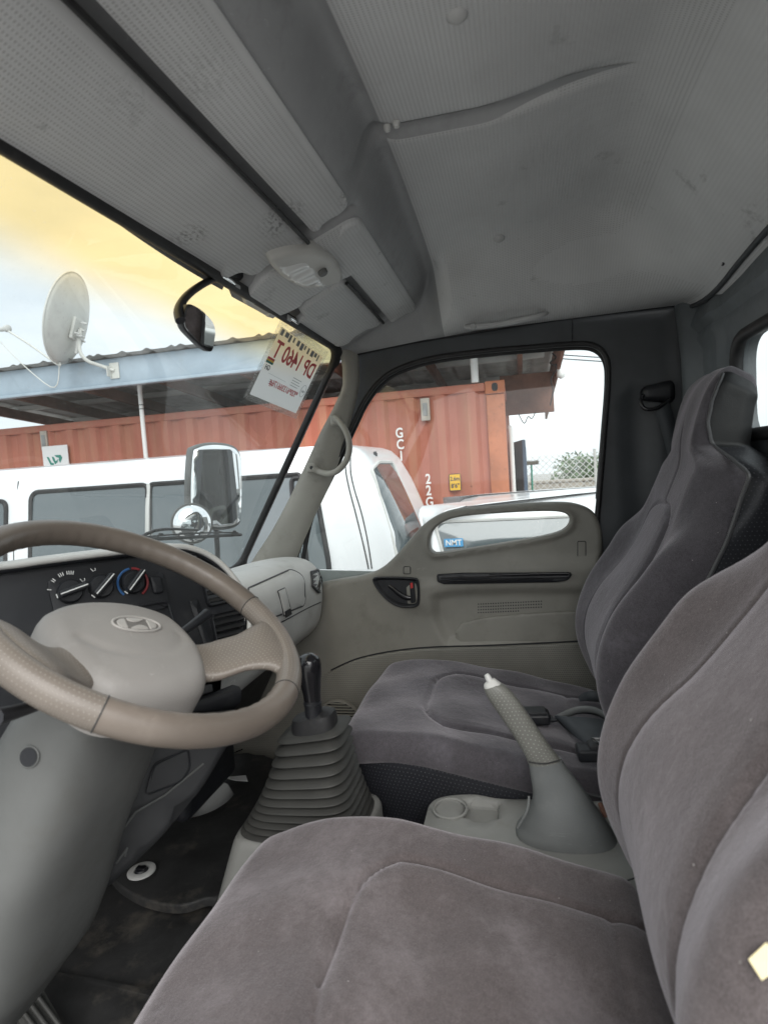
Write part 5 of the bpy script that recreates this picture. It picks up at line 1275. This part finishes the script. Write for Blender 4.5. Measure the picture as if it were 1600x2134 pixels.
wiper('black wiper blade low on the passenger side of the windshield', GW(onws(318, 1138), -.03), GW(onws(520, 1124), -.03), GW(onws(290, 1175), -.05))
wiper('black wiper blade behind the steering wheel rim', GW(onws(-60, 1160), -.03), GW(onws(92, 1152), -.03), GW(onws(-120, 1200), -.05))

bed = thing('cargo_bed', 'grey ribbed headboard of the truck bed behind the rear window', 'truck bed', (1.0, -1.0, 0))
rbox('headboard', (1.9, .05, 1.0), .01, M['rear'], bed, (4, 2, 4), c=(1.0, -.95, 1.30))
for k in range(7): rbox('headboard_rib', (.05, .03, .96), .008, M['rear'], bed, (2, 2, 2), c=(.22+k*.26, -.918, 1.30))
rbox('headboard_rail', (1.92, .07, .06), .012, M['galv'], bed, (2, 2, 2), c=(1.0, -.94, 1.82))
rbox('chassis_deck', (1.9, 3.4, .10), .02, M['rear'], bed, (2, 2, 2), c=(1.0, -2.7, .85))
tk = thing('parked_box_truck', 'large grey box body parked behind the truck, seen through the rear window', 'truck', (2.4, -5.0, 0))
rbox('box_body', (2.3, 4.0, 2.4), .06, M['roof_sheet'], tk, (3, 3, 3), c=(2.6, -5.2, 1.9))
for x in (1.75, 2.35, 2.95, 3.45): rbox('body_rib', (.04, .03, 2.3), .01, M['galv'], tk, (2, 2, 2), c=(x, -3.19, 1.9))
for x in (1.7, 3.5): lathe('wheel', [(.25, -.12), (.42, -.12), (.46, -.08), (.46, .08), (.42, .12), (.25, .12), (.22, .06), (0, .05)], (x, -4.2, .46), (-1, 0, 0), M['rubber'], tk, 28)

# ================================================================== OUTSIDE: vehicles
def hull(plan, ztab, lean):
    """plan: closed-half outline s->(x,y) with outward normals; ztab: (z, inset)"""
    P = np.array(plan); L = np.concatenate([[0], np.cumsum(np.linalg.norm(np.diff(P, axis=0), axis=1))])
    T = np.gradient(P, axis=0); T /= np.linalg.norm(T, axis=1)[:, None]; N = np.stack([T[:, 1], -T[:, 0]], 1)
    zt = np.array(ztab)
    def f(s, z, off=0.0):
        s, z = np.asarray(s, float), np.asarray(z, float); i = np.interp(z, zt[:, 0], zt[:, 1])-off
        x = np.interp(s, L, P[:, 0]); y = np.interp(s, L, P[:, 1]); nx = np.interp(s, L, N[:, 0]); ny = np.interp(s, L, N[:, 1])
        X_ = x-nx*i; Y_ = y-ny*i
        return np.stack([X_, Y_+lean(Y_, z), z], -1)
    return f, L
def plan_pts(x0, x1, yr, yf, rr_, rf):
    out = [(x0, yf-rf)]
    out += [(x0, y) for y in np.linspace(yf-rf, yr+rr_, 16)[1:]]
    out += [(x0+rr_*.9*(1-math.cos(t)), yr+rr_*(1-math.sin(t))) for t in np.linspace(0, math.pi/2, 16)[1:]]
    out += [(x, yr) for x in np.linspace(x0+rr_*.9, x1-rr_*.9, 8)[1:]]
    out += [(x1-rr_*.9*(1-math.sin(t)), yr+rr_*(1-math.cos(t))) for t in np.linspace(0, math.pi/2, 16)[1:]]
    out += [(x1, y) for y in np.linspace(yr+rr_, yf-rf, 16)[1:]]
    out += [(x1-rf*.8*(1-math.cos(t)), yf-rf*(1-math.sin(t))) for t in np.linspace(0, math.pi/2, 10)[1:]]
    out += [(x, yf) for x in np.linspace(x1-rf*.8, x0+rf*.8, 8)[1:]]
    out += [(x0+rf*.8*(1-math.sin(t)), yf-rf*(1-math.cos(t))) for t in np.linspace(0, math.pi/2, 10)[1:]]
    return out[::-1] if False else out
def vehicle_body(root, f, L, zs, mat):
    s = np.linspace(0, L[-1], 240); G = np.array([f(s, np.full(len(s), z)) for z in zs])
    o = grid('body', G, mat, root)
    n = len(s); top = G[-1]; c = top.mean(0); rings = [top]
    for k in (.93, .8, .6, .3, .02): q = c+(top-c)*k; q[:, 2] = top[:, 2]+.035*(1-k*k); rings.append(q)
    grid('roof', np.array(rings), mat, root); return o
def s_at(f, L, px, py, guess, lo, hi):
    """surface parameters (s, z) seen at a pixel: march over a table"""
    S, Zz = np.meshgrid(np.linspace(lo, hi, 260), np.linspace(guess-.6, guess+.6, 160), indexing='ij')
    P = f(S.ravel(), Zz.ravel())-_C; k = P @ _F; a = W/2+FOC*(P @ _R)/k; b = H/2-FOC*(P @ _U)/k
    i = int(np.argmin((a-px)**2+(b-py)**2)); return np.array([S.ravel()[i], Zz.ravel()[i]])
def wheels(root, xs_, ys_, r):
    for x, d in xs_:
        for y in ys_:
            w_ = lathe('wheel', [(r*.62, -.09), (r*.93, -.09), (r, -.05), (r, .07), (r*.94, .10), (r*.62, .10)], (x, y, r), (d, 0, 0), M['rubber'], root, 32)
            lathe('rim', [(r*.63, -.06), (r*.63, .09), (r*.55, .07), (r*.2, .06), (0, .07)], (x, y, r), (d, 0, 0), M['steel'], w_, 24)
# ---- white minibus
van = thing('minibus', 'white minibus with long side windows parked beside the truck', 'minibus', (3.9, 2.8, 0))
VY0, VY1 = .60, 5.55
fV, LV = hull(plan_pts(3.0, 4.72, VY0, VY1, .50, .55), [(.28, .03), (.45, .0), (.95, -.01), (1.2, .0), (1.5, .035), (1.8, .085), (1.93, .13), (1.985, .18), (2.01, .25)], lambda y, z: .26*np.clip(z-1.25, 0, 1)**1.5*np.clip((1.4-y)/.8, 0, 1)-.55*np.clip(z-1.15, 0, 1)*np.clip((y-4.3)/1.2, 0, 1))
vehicle_body(van, fV, LV, [.28, .33, .42, .6, .8, .95, 1.1, 1.2, 1.35, 1.5, 1.65, 1.78, 1.87, 1.93, 1.965, 1.985, 2.0, 2.01], M['white_paint'])
hi_s = float(LV[np.argmax(np.array(plan_pts(3.0, 4.72, VY0, VY1, .50, .55))[:, 0] > 3.9)])
vs_ = lambda px, py: s_at(fV, LV, px, py, 1.6, 0, hi_s)
vmap = lambda o: (lambda u, v, w: fV(u, v, o+np.asarray(w)))
def van_window(name, pts, r=.05, seal=True):
    q = rpoly(np.array(pts), r, 6)
    w_ = panel(name, q, vmap(.004), M['tint'], van, step=.05, thick=0, back=False)
    if seal: tube('window_seal', vmap(.006)(q[:, 0], q[:, 1], np.zeros(len(q))), .014, M['rubber'], w_, 6, closed=True)
    return w_
a_, b_ = vs_(68, 1030), vs_(612, 985)
ztop = (a_[1]+b_[1])/2; s0, s1 = a_[0], vs_(600, 1050)[0]
sm0 = vs_(312, 1060)[0]
van_window('side_window', [(s0, 1.20), (sm0-.006, 1.20), (sm0-.006, ztop), (s0, ztop)]); van_window('side_window', [(sm0+.006, 1.20), (s1+.10, 1.20), (s1+.10, ztop), (sm0+.006, ztop)], .02)
tube('window_divider', vmap(.012)(np.full(6, sm0), np.linspace(1.2, ztop, 6), np.zeros(6)), .014, M['galv'], van, 6)
sL = vs_(20, 1060)[0]
van_window('front_window', [(sL-1.2, 1.22), (sL-.02, 1.22), (sL-.02, ztop-.04), (sL-.9, ztop-.04)], .06)
qs = [vs_(622, 1120), vs_(640, 1060), vs_(658, 1042), vs_(672, 1080), vs_(684, 1140), vs_(690, 1190)]
van_window('quarter_window', [(qs[0][0]-.02, 1.20), (qs[0][0]-.02, ztop-.02), (qs[2][0], ztop-.02), (qs[4][0], 1.40), (qs[5][0], 1.20)], .03)
for off in (0, 9):
    ln_ = np.array([vs_(705+off, 918), vs_(722+off, 985), vs_(745+off, 1080), vs_(766+off, 1185)]); ln_ = cr(ln_, 5)
    tube('tailgate_gap', vmap(.0015)(ln_[:, 0], ln_[:, 1], np.zeros(len(ln_))), .0035, M['rubber'], van, 6)
rwp = [vs_(776, 985), vs_(800, 975), vs_(840, 975)]
sR = hi_s
rws = rpoly([(vs_(828, 1165)[0], 1.28), (vs_(777, 990)[0], 1.86), (vs_(790, 972)[0]+.03, 1.90), (sR, 1.90), (sR, 1.28)], .03, 5)
rwn = panel('rear_window', rws, vmap(.004), M['tint'], van, step=.04, thick=0, back=False)
tube('window_seal', vmap(.006)(rws[:, 0], rws[:, 1], np.zeros(len(rws))), .012, M['galv'], rwn, 6, closed=True)
lathe('washer_nozzle', [(.018, 0), (.016, .015), (0, .02)], vmap(.0)(np.array([hi_s-.3]), np.array([1.95]), np.zeros(1))[0], (0, -1, .2), M['black'], van, 12)
rbox('rear_bumper', (1.6, .14, .22), .05, M['white_paint'], van, (4, 3, 3), c=(3.86, VY0+.06, .48))
for x in (3.22, 4.5): rbox('tail_lamp', (.09, .05, .32), .02, M['red_led'], van, (2, 2, 3), c=(x, VY0+.09, 1.02))
wheels(van, ((3.12, -1), (4.6, 1)), (1.3, 4.4), .33)
gk_ = vmap(.002)(np.array([s0-.12]*5), np.linspace(.6, 1.93, 5), np.zeros(5)); tube('door_gap', gk_, .004, M['rubber'], van, 6)

# ---- white hatchback behind the minibus
car = thing('parked_car', 'white car with grey windows parked behind the minibus', 'car', (4.0, -1.4, 0))
fC, LC = hull(plan_pts(3.35, 4.95, -3.7, .53, .45, .12), [(.22, .03), (.45, .0), (.75, -.01), (.98, .02), (1.03, .05), (1.25, .10), (1.45, .16), (1.54, .20), (1.59, .27), (1.61, .36)], lambda y, z: 1.25*np.clip(z-1.0, 0, 1)*np.clip((-1.4-y)/2.2, 0, 1)+.36*np.clip(z-1.0, 0, .56)*np.clip((y+.3)/.7, 0, 1))
vehicle_body(car, fC, LC, [.22, .3, .45, .6, .75, .9, .98, 1.03, 1.1, 1.2, 1.3, 1.42, 1.48, 1.52, 1.56, 1.59, 1.61], M['white_paint'])
cmap = lambda o: (lambda u, v, w: fC(u, v, o+np.asarray(w)))
yl = np.array(plan_pts(3.35, 4.95, -3.7, .53, .45, .12)); s_y = lambda y: float(np.interp(-y, -yl[:17, 1], LC[:17]))
for (y0, y1_) in ((.37, -.40), (-.46, -1.4), (-1.46, -2.4)):
    q = rpoly([(s_y(y0), 1.06), (s_y(y1_), 1.06), (s_y(y1_), 1.52), (s_y(y0)+.03, 1.52)], .05); w_ = panel('side_window', q, cmap(.004), M['tint'], car, step=.05, thick=0, back=False)
    tube('window_trim', cmap(.006)(q[:, 0], q[:, 1], np.zeros(len(q))), .010, M['galv'], w_, 6, closed=True)
q = rpoly([(LC[-1]-1.15, 1.08), (LC[-1]-.02, 1.08), (LC[-1]-.02, 1.48), (LC[-1]-1.15, 1.48)], .05); panel('rear_window', q, cmap(.004), M['tint'], car, step=.05, thick=0, back=False)
wheels(car, ((3.45, -1), (4.85, 1)), (-.55, -3.1), .30)
st0 = UX(945, 1131, 3.462)
nst = thing('window_sticker', 'blue and white NMT sticker on the car window seen through the door loop', 'sticker', tuple(st0))
panel('sticker_base', rpoly(rect(-.055, -.024, .055, .024), .003), frame_map(st0, (0, -1, 0), (0, 0, 1), (-1, 0, 0)), M['blue_ink'], nst, step=.03, thick=.001)
text('print_text', 'NMT', .046, M['white_ink'], nst, st0+np.array([-.001, 0, -.001]), np.array([0, -1., 0]), np.array([0, 0, 1.]), np.array([-1., 0, 0]), .0003, sx=.95)

# ================================================================== OUTSIDE: container, shed roof, dish
XC = 5.6; CY0, CY1, CH = .10, 6.16, 2.59
ct = thing('shipping_container', 'red corrugated shipping container with white lettering', 'container', (XC+1.2, 3.1, 0))
def corr(y0, y1, pitch=.278, d=.036):
    out = []; y = y0
    while y < y1-1e-6:
        for a, b in ((0, d), (.26, d), (.38, 0), (.64, 0)):
            yy = y+a*pitch
            if yy < y1: out.append((yy, b))
        y += pitch
    out.append((y1, d)); return out
def corr_wall(name, fpt, prof, z0, z1, mat, par):
    G = np.array([[fpt(y, d, z) for y, d in prof] for z in (z0, z1)]); return grid(name, G, mat, par, smooth=False)
k_pan = np.linspace(CY0+.16, CY1-.16, 6)
for i in range(5): corr_wall('side_panel', lambda y, d, z: (XC+.012+d, y, z), corr(k_pan[i], k_pan[i+1], (k_pan[i+1]-k_pan[i])/4), .16, CH-.07, M['rust_red'], ct)
for i in range(5): corr_wall('side_panel', lambda y, d, z: (XC+2.43-d, y, z), corr(k_pan[i], k_pan[i+1], (k_pan[i+1]-k_pan[i])/4), .16, CH-.07, M['rust_red'], ct)
corr_wall('end_panel', lambda y, d, z: (y, CY0+.02+d, z), corr(XC+.14, XC+2.30, .27), .16, CH-.1, M['rust_red'], ct)
corr_wall('end_panel', lambda y, d, z: (y, CY1-.02-d, z), corr(XC+.14, XC+2.30, .27), .16, CH-.1, M['rust_red'], ct)
mk('roof_panel', [(XC+.03, CY0+.05, CH-.03), (XC+2.41, CY0+.05, CH-.03), (XC+2.41, CY1-.05, CH-.03), (XC+.03, CY1-.05, CH-.03)], [(0, 1, 2, 3)], M['rust_red'], ct, False)
for x in (XC+.035, XC+2.405):
    rbox('top_rail', (.06, CY1-CY0-.36, .075), .006, M['rust_red'], ct, (2, 2, 2), c=(x, (CY0+CY1)/2, CH-.045), rn=1); rbox('bottom_rail', (.06, CY1-CY0-.36, .16), .006, M['rust_red'], ct, (2, 2, 2), c=(x, (CY0+CY1)/2, .10), rn=1)
for y in (CY0+.035, CY1-.035):
    rbox('end_rail', (2.08, .06, .10), .006, M['rust_red'], ct, (2, 2, 2), c=(XC+1.22, y, CH-.055), rn=1)
for x in (XC+.082, XC+2.358):
    for y in (CY0+.089, CY1-.089):
        rbox('corner_post', (.15, .165, CH-.24), .008, M['post'], ct, (2, 2, 2), c=(x, y, CH/2), rn=1)
        for z in (CH-.055, .06):
            cst = rbox('corner_casting', (.162, .178, .118), .012, M['post'], ct, (2, 2, 2), c=(x, y, z))
            o_ = rr(0, 0, .028, .038, 20, 2.6); sx_ = XC-.0005 if x < XC+1 else XC+2.4405
            mk('casting_hole', [(sx_, y+a, z+b) for a, b in o_], [tuple(range(20))], M['black'], cst, False)
def vent_box(py0, pz):
    v = rbox('vent', (.03, .085, .21), .008, M['block'], ct, (2, 2, 2), c=(XC+.005, py0, pz)); rbox('vent_slot', (.01, .045, .12), .003, M['cloth'], v, (2, 2, 2), c=(XC-.010, py0, pz))
p = UX(886, 853, XC); vent_box(p[1], p[2]); p = UX(92, 918, XC); vent_box(p[1], p[2])
eY, eZ_, eN = np.array([0, -1., 0]), np.array([0, 0, 1.]), np.array([-1., 0, 0])
for ch, px, py, sz in (('G', 832, 903, .13), ('C', 834, 927, .13), ('I', 836, 951, .13), ('2', 892, 999, .13), ('2', 893, 1023, .13), ('G', 895, 1047, .13), ('1', 896, 1071, .13)):
    text('lettering', ch, sz, M['white_ink'], ct, UX(px, py, XC-.003), eY, eZ_, eN, .001, sx=.8)
sg_ = UX(948, 1005, XC-.004)
sgn = panel('height_mark', rpoly(rect(-.055, -.08, .055, .08), .01), frame_map(sg_, eY, eZ_, eN), M['yellow'], ct, step=.05, thick=.003)
tube('mark_border', [sg_+eY*a+eZ_*b+eN*.001 for a, b in rpoly(rect(-.052, -.077, .052, .077), .01)], .003, M['ink_black'], sgn, 4, closed=True)
text('lettering', '2.6m', .052, M['ink_black'], sgn, sg_+eZ_*.032+eN*.002, eY, eZ_, eN, .0005, sx=.85)
text('lettering', '8\'6"', .056, M['ink_black'], sgn, sg_-eZ_*.034+eN*.002, eY, eZ_, eN, .0005, sx=.9)
text('lettering', '2.6m', .05, M['ink_black'], sgn, sg_+eZ_*5, eY, eZ_, eN) if False else None
# conduit on the container end
tube('conduit', cr([(XC+.30, CY0-.03, 1.0), (XC+.30, CY0-.03, 1.6), (XC+.30, CY0-.03, 2.10), (XC+.34, CY0-.02, 2.18)], 4), .022, M['white_ink'], ct, 10)
# blue steel leaf standing at the container end
lfd = thing('blue_steel_door', 'dark blue steel door leaf standing open at the container end', 'door', (7.4, .05, 0))
lA, lB = np.array([6.62, -.05, 0]), np.array([7.6, .095, 0]); ld_ = nrm(lB-lA); lq_ = np.array([ld_[1], -ld_[0], 0]); LM = np.stack([ld_, -lq_, EZ], 1); lc_ = (lA+lB)/2
rbox('leaf', (np.linalg.norm(lB-lA), .04, 2.05), .008, M['blue_steel'], lfd, (2, 2, 2), c=lc_+EZ*1.05, M=LM)
for k in range(5): rbox('leaf_rib', (.05, .02, 1.9), .005, M['blue_steel'], lfd, (2, 2, 2), c=lA+ld_*(.12+k*.19)+lq_*.028+EZ*1.05, M=LM)
# poster board
pb = UX(115, 948, XC-.03)
pst = thing('poster_board', 'white board with a dark green emblem fixed on the red container', 'sign', tuple(pb))
panel('board', rpoly(rect(-.16, -.16, .16, .10), .004), frame_map(pb, eY, eZ_, eN), M['paper'], pst, step=.1, thick=.01)
for q in ([(-.10, -.03), (-.075, -.035), (-.05, -.09), (-.02, -.10), (-.03, -.12), (-.065, -.11)], [(-.04, -.03), (-.015, -.04), (.0, -.08), (.03, -.06), (.02, -.09), (-.01, -.11), (-.035, -.06)], [(-.01, -.02), (.06, -.02), (.08, -.05), (.05, -.10), (.035, -.07), (.04, -.05), (.01, -.04)]):
    panel('emblem_stroke', np.array(q)[::1]*1.1+np.array([0, .02]), frame_map(pb+eN*.002, eY, eZ_, eN), M['green_ink'], pst, step=.1, thick=.001)
# shed roof over the container
XF = 5.15
sh = thing('shed_roof', 'lean-to shed roof with blue grey fascia and corrugated sheets over the container', 'roof', (XF, 2.8, 0))
f0, f1 = UX(0, 803, XF), UX(545, 742, XF)
zb_, zt_ = UX(0, 830, XF)[2], UX(0, 776, XF)[2]
RYa, RYb = -.30, 6.6
rbox('fascia', (.045, RYb-RYa, zt_-zb_), .006, M['blue_grey'], sh, (2, 2, 2), c=(XF, (RYa+RYb)/2, (zt_+zb_)/2), rn=1)
rbox('fascia_lip', (.075, RYb-RYa, .03), .006, M['blue_grey'], sh, (2, 2, 2), c=(XF-.005, (RYa+RYb)/2, zb_+.0), rn=1)
RS = -.085                                   # the roof falls away from the yard
def sheet(y0, y1):
    n = 46; yy = np.linspace(y0, y1, n); G = []
    for x in (XF-.10, XF+1.2, XF+2.6, XF+4.0):
        G.append([(x, y, zt_+.012+RS*(x-XF)+.020*max(0, math.cos((y-y0)/.26*2*math.pi))**3) for y in yy])
    o = grid('roof_sheet', np.array(G), M['roof_sheet'], sh, thick=.003); return o
for k in range(8): sheet(RYa-.12+k*.87, RYa-.12+(k+1)*.87+.02)
for k in range(8):
    y = RYa+.25+k*.9; rbox('rafter', (3.9, .05, .12), .006, M['wood'], sh, (2, 2, 2), c=(XF+1.95, y, zt_-.10+RS*1.95), rn=1, M=np.array([[1, 0, 0], [0, 1, 0], [0, 0, 1.]]), fn=lambda P: P+np.stack([0*P[:, 0], 0*P[:, 0], RS*P[:, 0]], -1))
for k in range(4):
    x = XF+.5+k*.95; rbox('purlin', (.05, RYb-RYa, .06), .006, M['galv'], sh, (2, 2, 2), c=(x, (RYa+RYb)/2, zt_-.02+RS*(x-XF)), rn=1)
rbox('end_board', (3.9, .03, .30), .006, M['wood'], sh, (2, 2, 2), c=(XF+1.95, RYa-.10, zt_-.18+RS*1.95), rn=1, fn=lambda P: P+np.stack([0*P[:, 0], 0*P[:, 0], RS*P[:, 0]], -1))
bq0, bq1 = UX(1045, 835, 6.6), UX(1153, 858, 6.6)
rbox('drop_board', (.04, bq0[1]-bq1[1]+.02, .42), .006, M['wood'], sh, (2, 2, 2), c=(6.6, (bq0[1]+bq1[1])/2, bq1[2]+.21), rn=1)
pz = UX(290, 800, XF+.25)
tube('roof_post', [(XF+.25, pz[1], 0), (XF+.25, pz[1], zb_+.1)], .022, M['white_ink'], sh, 12)
for z in (2.62, 2.66): tube('post_clip', [(XF+.25+.024*math.cos(a), pz[1]+.024*math.sin(a), z) for a in np.linspace(0, 6.28, 13)[:-1]], .004, M['black'], sh, 5, closed=True)
pz2 = UX(988, 760, XF+.45); tube('roof_strut', [(XF+.45, pz2[1], CH), (XF+.45, pz2[1], zt_-.06)], .035, M['white_ink'], sh, 10)
# lamp bulb and wires at the roof corner
lb_ = UX(1168, 778, 6.0)
blb = thing('light_bulb', 'bare white bulb hanging off the end of the shed roof', 'lamp', tuple(lb_))
lathe('bulb', [(0, -.05), (.025, -.045), (.04, -.02), (.04, 0), (.028, .025), (.016, .045), (.016, .06)], lb_, (-.2, .4, .9), M['white_ink'], blb, 18)
lathe('socket', [(.018, .055), (.02, .06), (.02, .10), (0, .105)], lb_, (-.2, .4, .9), M['black'], blb, 14)
wr = [UX(1150, 735, 6.0), UX(1158, 745, 6.0), UX(1146, 756, 6.0), UX(1160, 766, 6.0), UX(1148, 790, 6.0), UX(1152, 815, 6.0), UX(1146, 845, 6.0)]
tube('tangled_wire', cr(wr, 6), .006, M['rubber'], blb, 6)
tube('tangled_wire', cr([UX(1080, 862, 6.0), UX(1092, 882, 6.0), UX(1100, 868, 6.0), UX(1108, 872, 6.0), UX(1116, 858, 6.0)], 6), .005, M['rubber'], blb, 6)
for k, (y0, y1_) in enumerate(((738, 740), (746, 750))):
    w_ = tube('overhead_cable', [UX(1152, y0, 12), UX(1240, y0+6, 12), UX(1500, y1_+20, 12)], .010, M['rubber'], None, 6); tag(w_, ('upper' if k == 0 else 'lower')+' of two thin cables crossing the sky right of the shed', 'cable')

# ---- satellite dish
XS = 4.95
dc = UX(140, 664, XS); sat = thing('satellite_dish', 'cream satellite dish on a wall bracket above the shed fascia', 'satellite dish', tuple(UX(240, 770, XF-.03)))
dn = nrm(np.array([.10, .93, .26])+.0*_F); dn = nrm(.40*(dc-_C)/np.linalg.norm(dc-_C)+nrm(np.cross((0, 0, 1), (dc-_C)))*.88+np.array([0, 0, .22]))
up_ = np.array([.0, 0, 1.])
rdx = .40; e1_ = nrm(up_-dn*(up_ @ dn)); e2_ = np.cross(dn, e1_)
G = []; nr = 9
for k in range(nr+1):
    r_ = rdx*k/nr; G.append([dc+e1_*r_*1.06*math.cos(t)+e2_*r_*math.sin(t)+dn*(.085*((k/nr)**2-1)) for t in np.linspace(0, 2*math.pi, 40, endpoint=False)])
dso = grid('reflector', np.array(G), M['dish'], sat, cv=True, thick=.006)
tube('reflector_rim', G[-1], .009, M['dish'], sat, 8, closed=True)
bkp = dc-dn*.10; bkp = bkp-e1_*.07
rbox('mount_plate', (.20, .16, .03), .008, M['dish'], sat, (2, 2, 2), c=bkp, M=np.stack([e1_, e2_, dn], 1))
for i in range(8):
    q = bkp-dn*.03+e1_*RNG.uniform(-.09, .09)+e2_*RNG.uniform(-.08, .08); tube('mount_bolt', [q, q-dn*.05], .009, M['galv'], sat, 8)
tube('elevation_arm', [bkp-dn*.03, bkp-dn*.05-e1_*.22], .016, M['galv'], sat, 8)
base_ = UX(238, 772, XF-.035)
tube('mast', cr([bkp-dn*.045+e1_*.02, bkp-dn*.05-e1_*.10, UX(168, 735, XS+.02), UX(183, 752, XS+.05), UX(210, 762, XS+.12), base_], 6), .017, M['dish'], sat, 12)
rbox('wall_plate', (.012, .10, .15), .003, M['dish'], sat, (2, 2, 2), c=base_+np.array([.005, 0, 0])); rbox('wall_plate_web', (.08, .008, .10), .002, M['dish'], sat, (2, 2, 2), c=base_+np.array([-.03, .03, -.01]))
low = dc-e1_*rdx*1.04
lnb = UX(10, 685, XS+.05)
tube('feed_arm', cr([low-dn*.02, low+np.array([0, 0, -.02]), (low+lnb)/2+np.array([0, 0, .0]), lnb], 5), .010, M['dish'], sat, 8)
lathe('feed_horn', [(0, -.05), (.022, -.05), (.022, .01), (.034, .015), (.034, .05), (.02, .06), (0, .06)], lnb, nrm(dc-lnb), M['galv'], sat, 16)
tube('feed_cable', cr([lnb, lnb+np.array([0, .08, -.10]), low+np.array([0, .1, -.22]), low+np.array([0, -.02, -.03])], 6), .005, M['dish'], sat, 6)

# ================================================================== OUTSIDE: far right: wall, fence, broom, plants
bw = thing('block_wall', 'low weathered block wall behind the chain link fence', 'wall', (11.5, -1.2, 0))
wz = UX(1100, 1008, 11.5)[2]
nb = 0
for j in range(6):
    for i in range(11):
        y = 1.2-(i+.5*(j % 2))*.42
        rbox('block', (.15, .405, .185), .006, M['block'], bw, (2, 2, 2), c=(11.5+RNG.uniform(-.006, .006), y, wz-.10-j*.198), rn=1)
rbox('coping', (.2, 4.9, .05), .01, M['block'], bw, (2, 2, 2), c=(11.5, -1.1, wz+.02)); rbox('mortar_core', (.12, 4.8, wz-.02), .004, M['block'], bw, (2, 2, 2), c=(11.51, -1.1, wz/2-.01), rn=1)
fe = thing('chain_link_fence', 'diamond chain link fence above the block wall', 'fence', (10.8, -1.2, 0))
zt2, zb2 = UX(1180, 945, 10.8)[2], .2
V, Fq = [], []
def wire_quad(a, b, r=.006):
    a, b = np.array(a), np.array(b); d = nrm(b-a); n = np.cross(d, (1, 0, 0)); k = len(V)
    for p in (a, b):
        for t in (0, 2.1, 4.2): V.append(p+r*(math.cos(t)*np.array([1., 0, 0])+math.sin(t)*n))
    for i in range(3): Fq.append((k+i, k+(i+1) % 3, k+3+(i+1) % 3, k+3+i))
ph = .11; hgt = zt2-zb2; ncol = int(4.0/ph)
for i in range(-int(hgt/ph)-1, ncol):
    for s_ in (1, -1):
        y0 = -2.9+i*ph if s_ > 0 else -2.9+i*ph+hgt; a = (10.8, y0, zb2); b = (10.8, y0+s_*hgt, zt2)
        wire_quad(a, b)
tag(mk('wire_mesh', V, Fq, M['galv'], fe, False), kind='stuff')
for y in (-2.6, -1.25, .4): tube('post', [(10.82, y, 0), (10.82, y, zt2+.05)], .025, M['galv'], fe, 10)
br_ = thing('broom', 'green handled broom standing upside down by the fence', 'broom', tuple(UX(1110, 1040, 8.6)))
bt = UX(1107, 968, 8.6)
tube('handle', [bt, UX(1110, 1045, 8.6), np.array([8.62, UX(1110, 1045, 8.6)[1], 0.02])], .014, M['green_paint'], br_, 10)
rbox('head', (.06, .20, .05), .02, M['bristle'], br_, (3, 6, 3), c=bt+np.array([0, 0, .02]))
V, Fq = [], []
for i in range(160):
    p = bt+np.array([RNG.uniform(-.03, .03), RNG.uniform(-.11, .11), .03]); q = p+np.array([RNG.normal(0, .015), RNG.normal(0, .02), RNG.uniform(.01, .045)]); k = len(V)
    V += [p, p+np.array([0, .004, 0]), q]; Fq.append((k, k+1, k+2))
tag(mk('bristles', V, Fq, M['bristle'], br_, False), kind='stuff')
def leafy(name, label, cat, c, size, n, ls, mat, trunk=True, group=None):
    r = thing(name, label, cat, (c[0], c[1], 0), group)
    c = np.array(c); V, Fq = [], []
    for i in range(n):
        d = RNG.normal(0, 1, 3); d /= np.linalg.norm(d); lob = .72+.28*math.sin(d[0]*5+d[1]*4+d[2]*6)
        p = c+d*np.array(size)*lob*RNG.uniform(.35, 1)**.5; a = nrm(RNG.normal(0, 1, 3)); b = nrm(np.cross(a, RNG.normal(0, 1, 3))); s_ = ls*RNG.uniform(.6, 1.3); k = len(V)
        V += [p-a*s_, p+b*s_*.35, p+a*s_, p-b*s_*.35]; Fq.append((k, k+1, k+2, k+3))
    tag(mk('crown', V, Fq, mat, r, False), kind='stuff')
    tube('trunk', [(c[0], c[1], 0), (c[0]+.02, c[1], c[2]*.5), (c[0], c[1]+.02, c[2])], [size[0]*.10, size[0]*.07, size[0]*.03], M['wood'], r, 8)
    for i in range(4):
        d = RNG.normal(0, 1, 3)*np.array(size)*.5; tube('limb', [(c[0], c[1], c[2]*.6), tuple(c+d)], [size[0]*.04, size[0]*.015], M['wood'], r, 6)
    return r
p = UX(1210, 965, 22); leafy('tree', 'pale green tree far behind the fence', 'tree', (p[0], p[1], p[2]-.3), (1.3, 1.1, .75), 1500, .10, M['leaf_far'])
p = UX(1272, 985, 26); leafy('tree', 'far small tree at the right edge of the window view', 'tree', (p[0], p[1], p[2]-.5), (1.3, 1.2, .7), 1100, .11, M['leaf_far'])
p = UX(1172, 1038, 9.4); leafy('shrub', 'bright green shrub below the block wall', 'shrub', (p[0], p[1], p[2]-.10), (.3, .42, .22), 420, .065, M['leaf'])
p = UX(1120, 1042, 9.6); leafy('shrub', 'small yellow green shoots beside the broom handle', 'shrub', (p[0], p[1], p[2]-.05), (.12, .16, .12), 120, .05, M['leaf'])
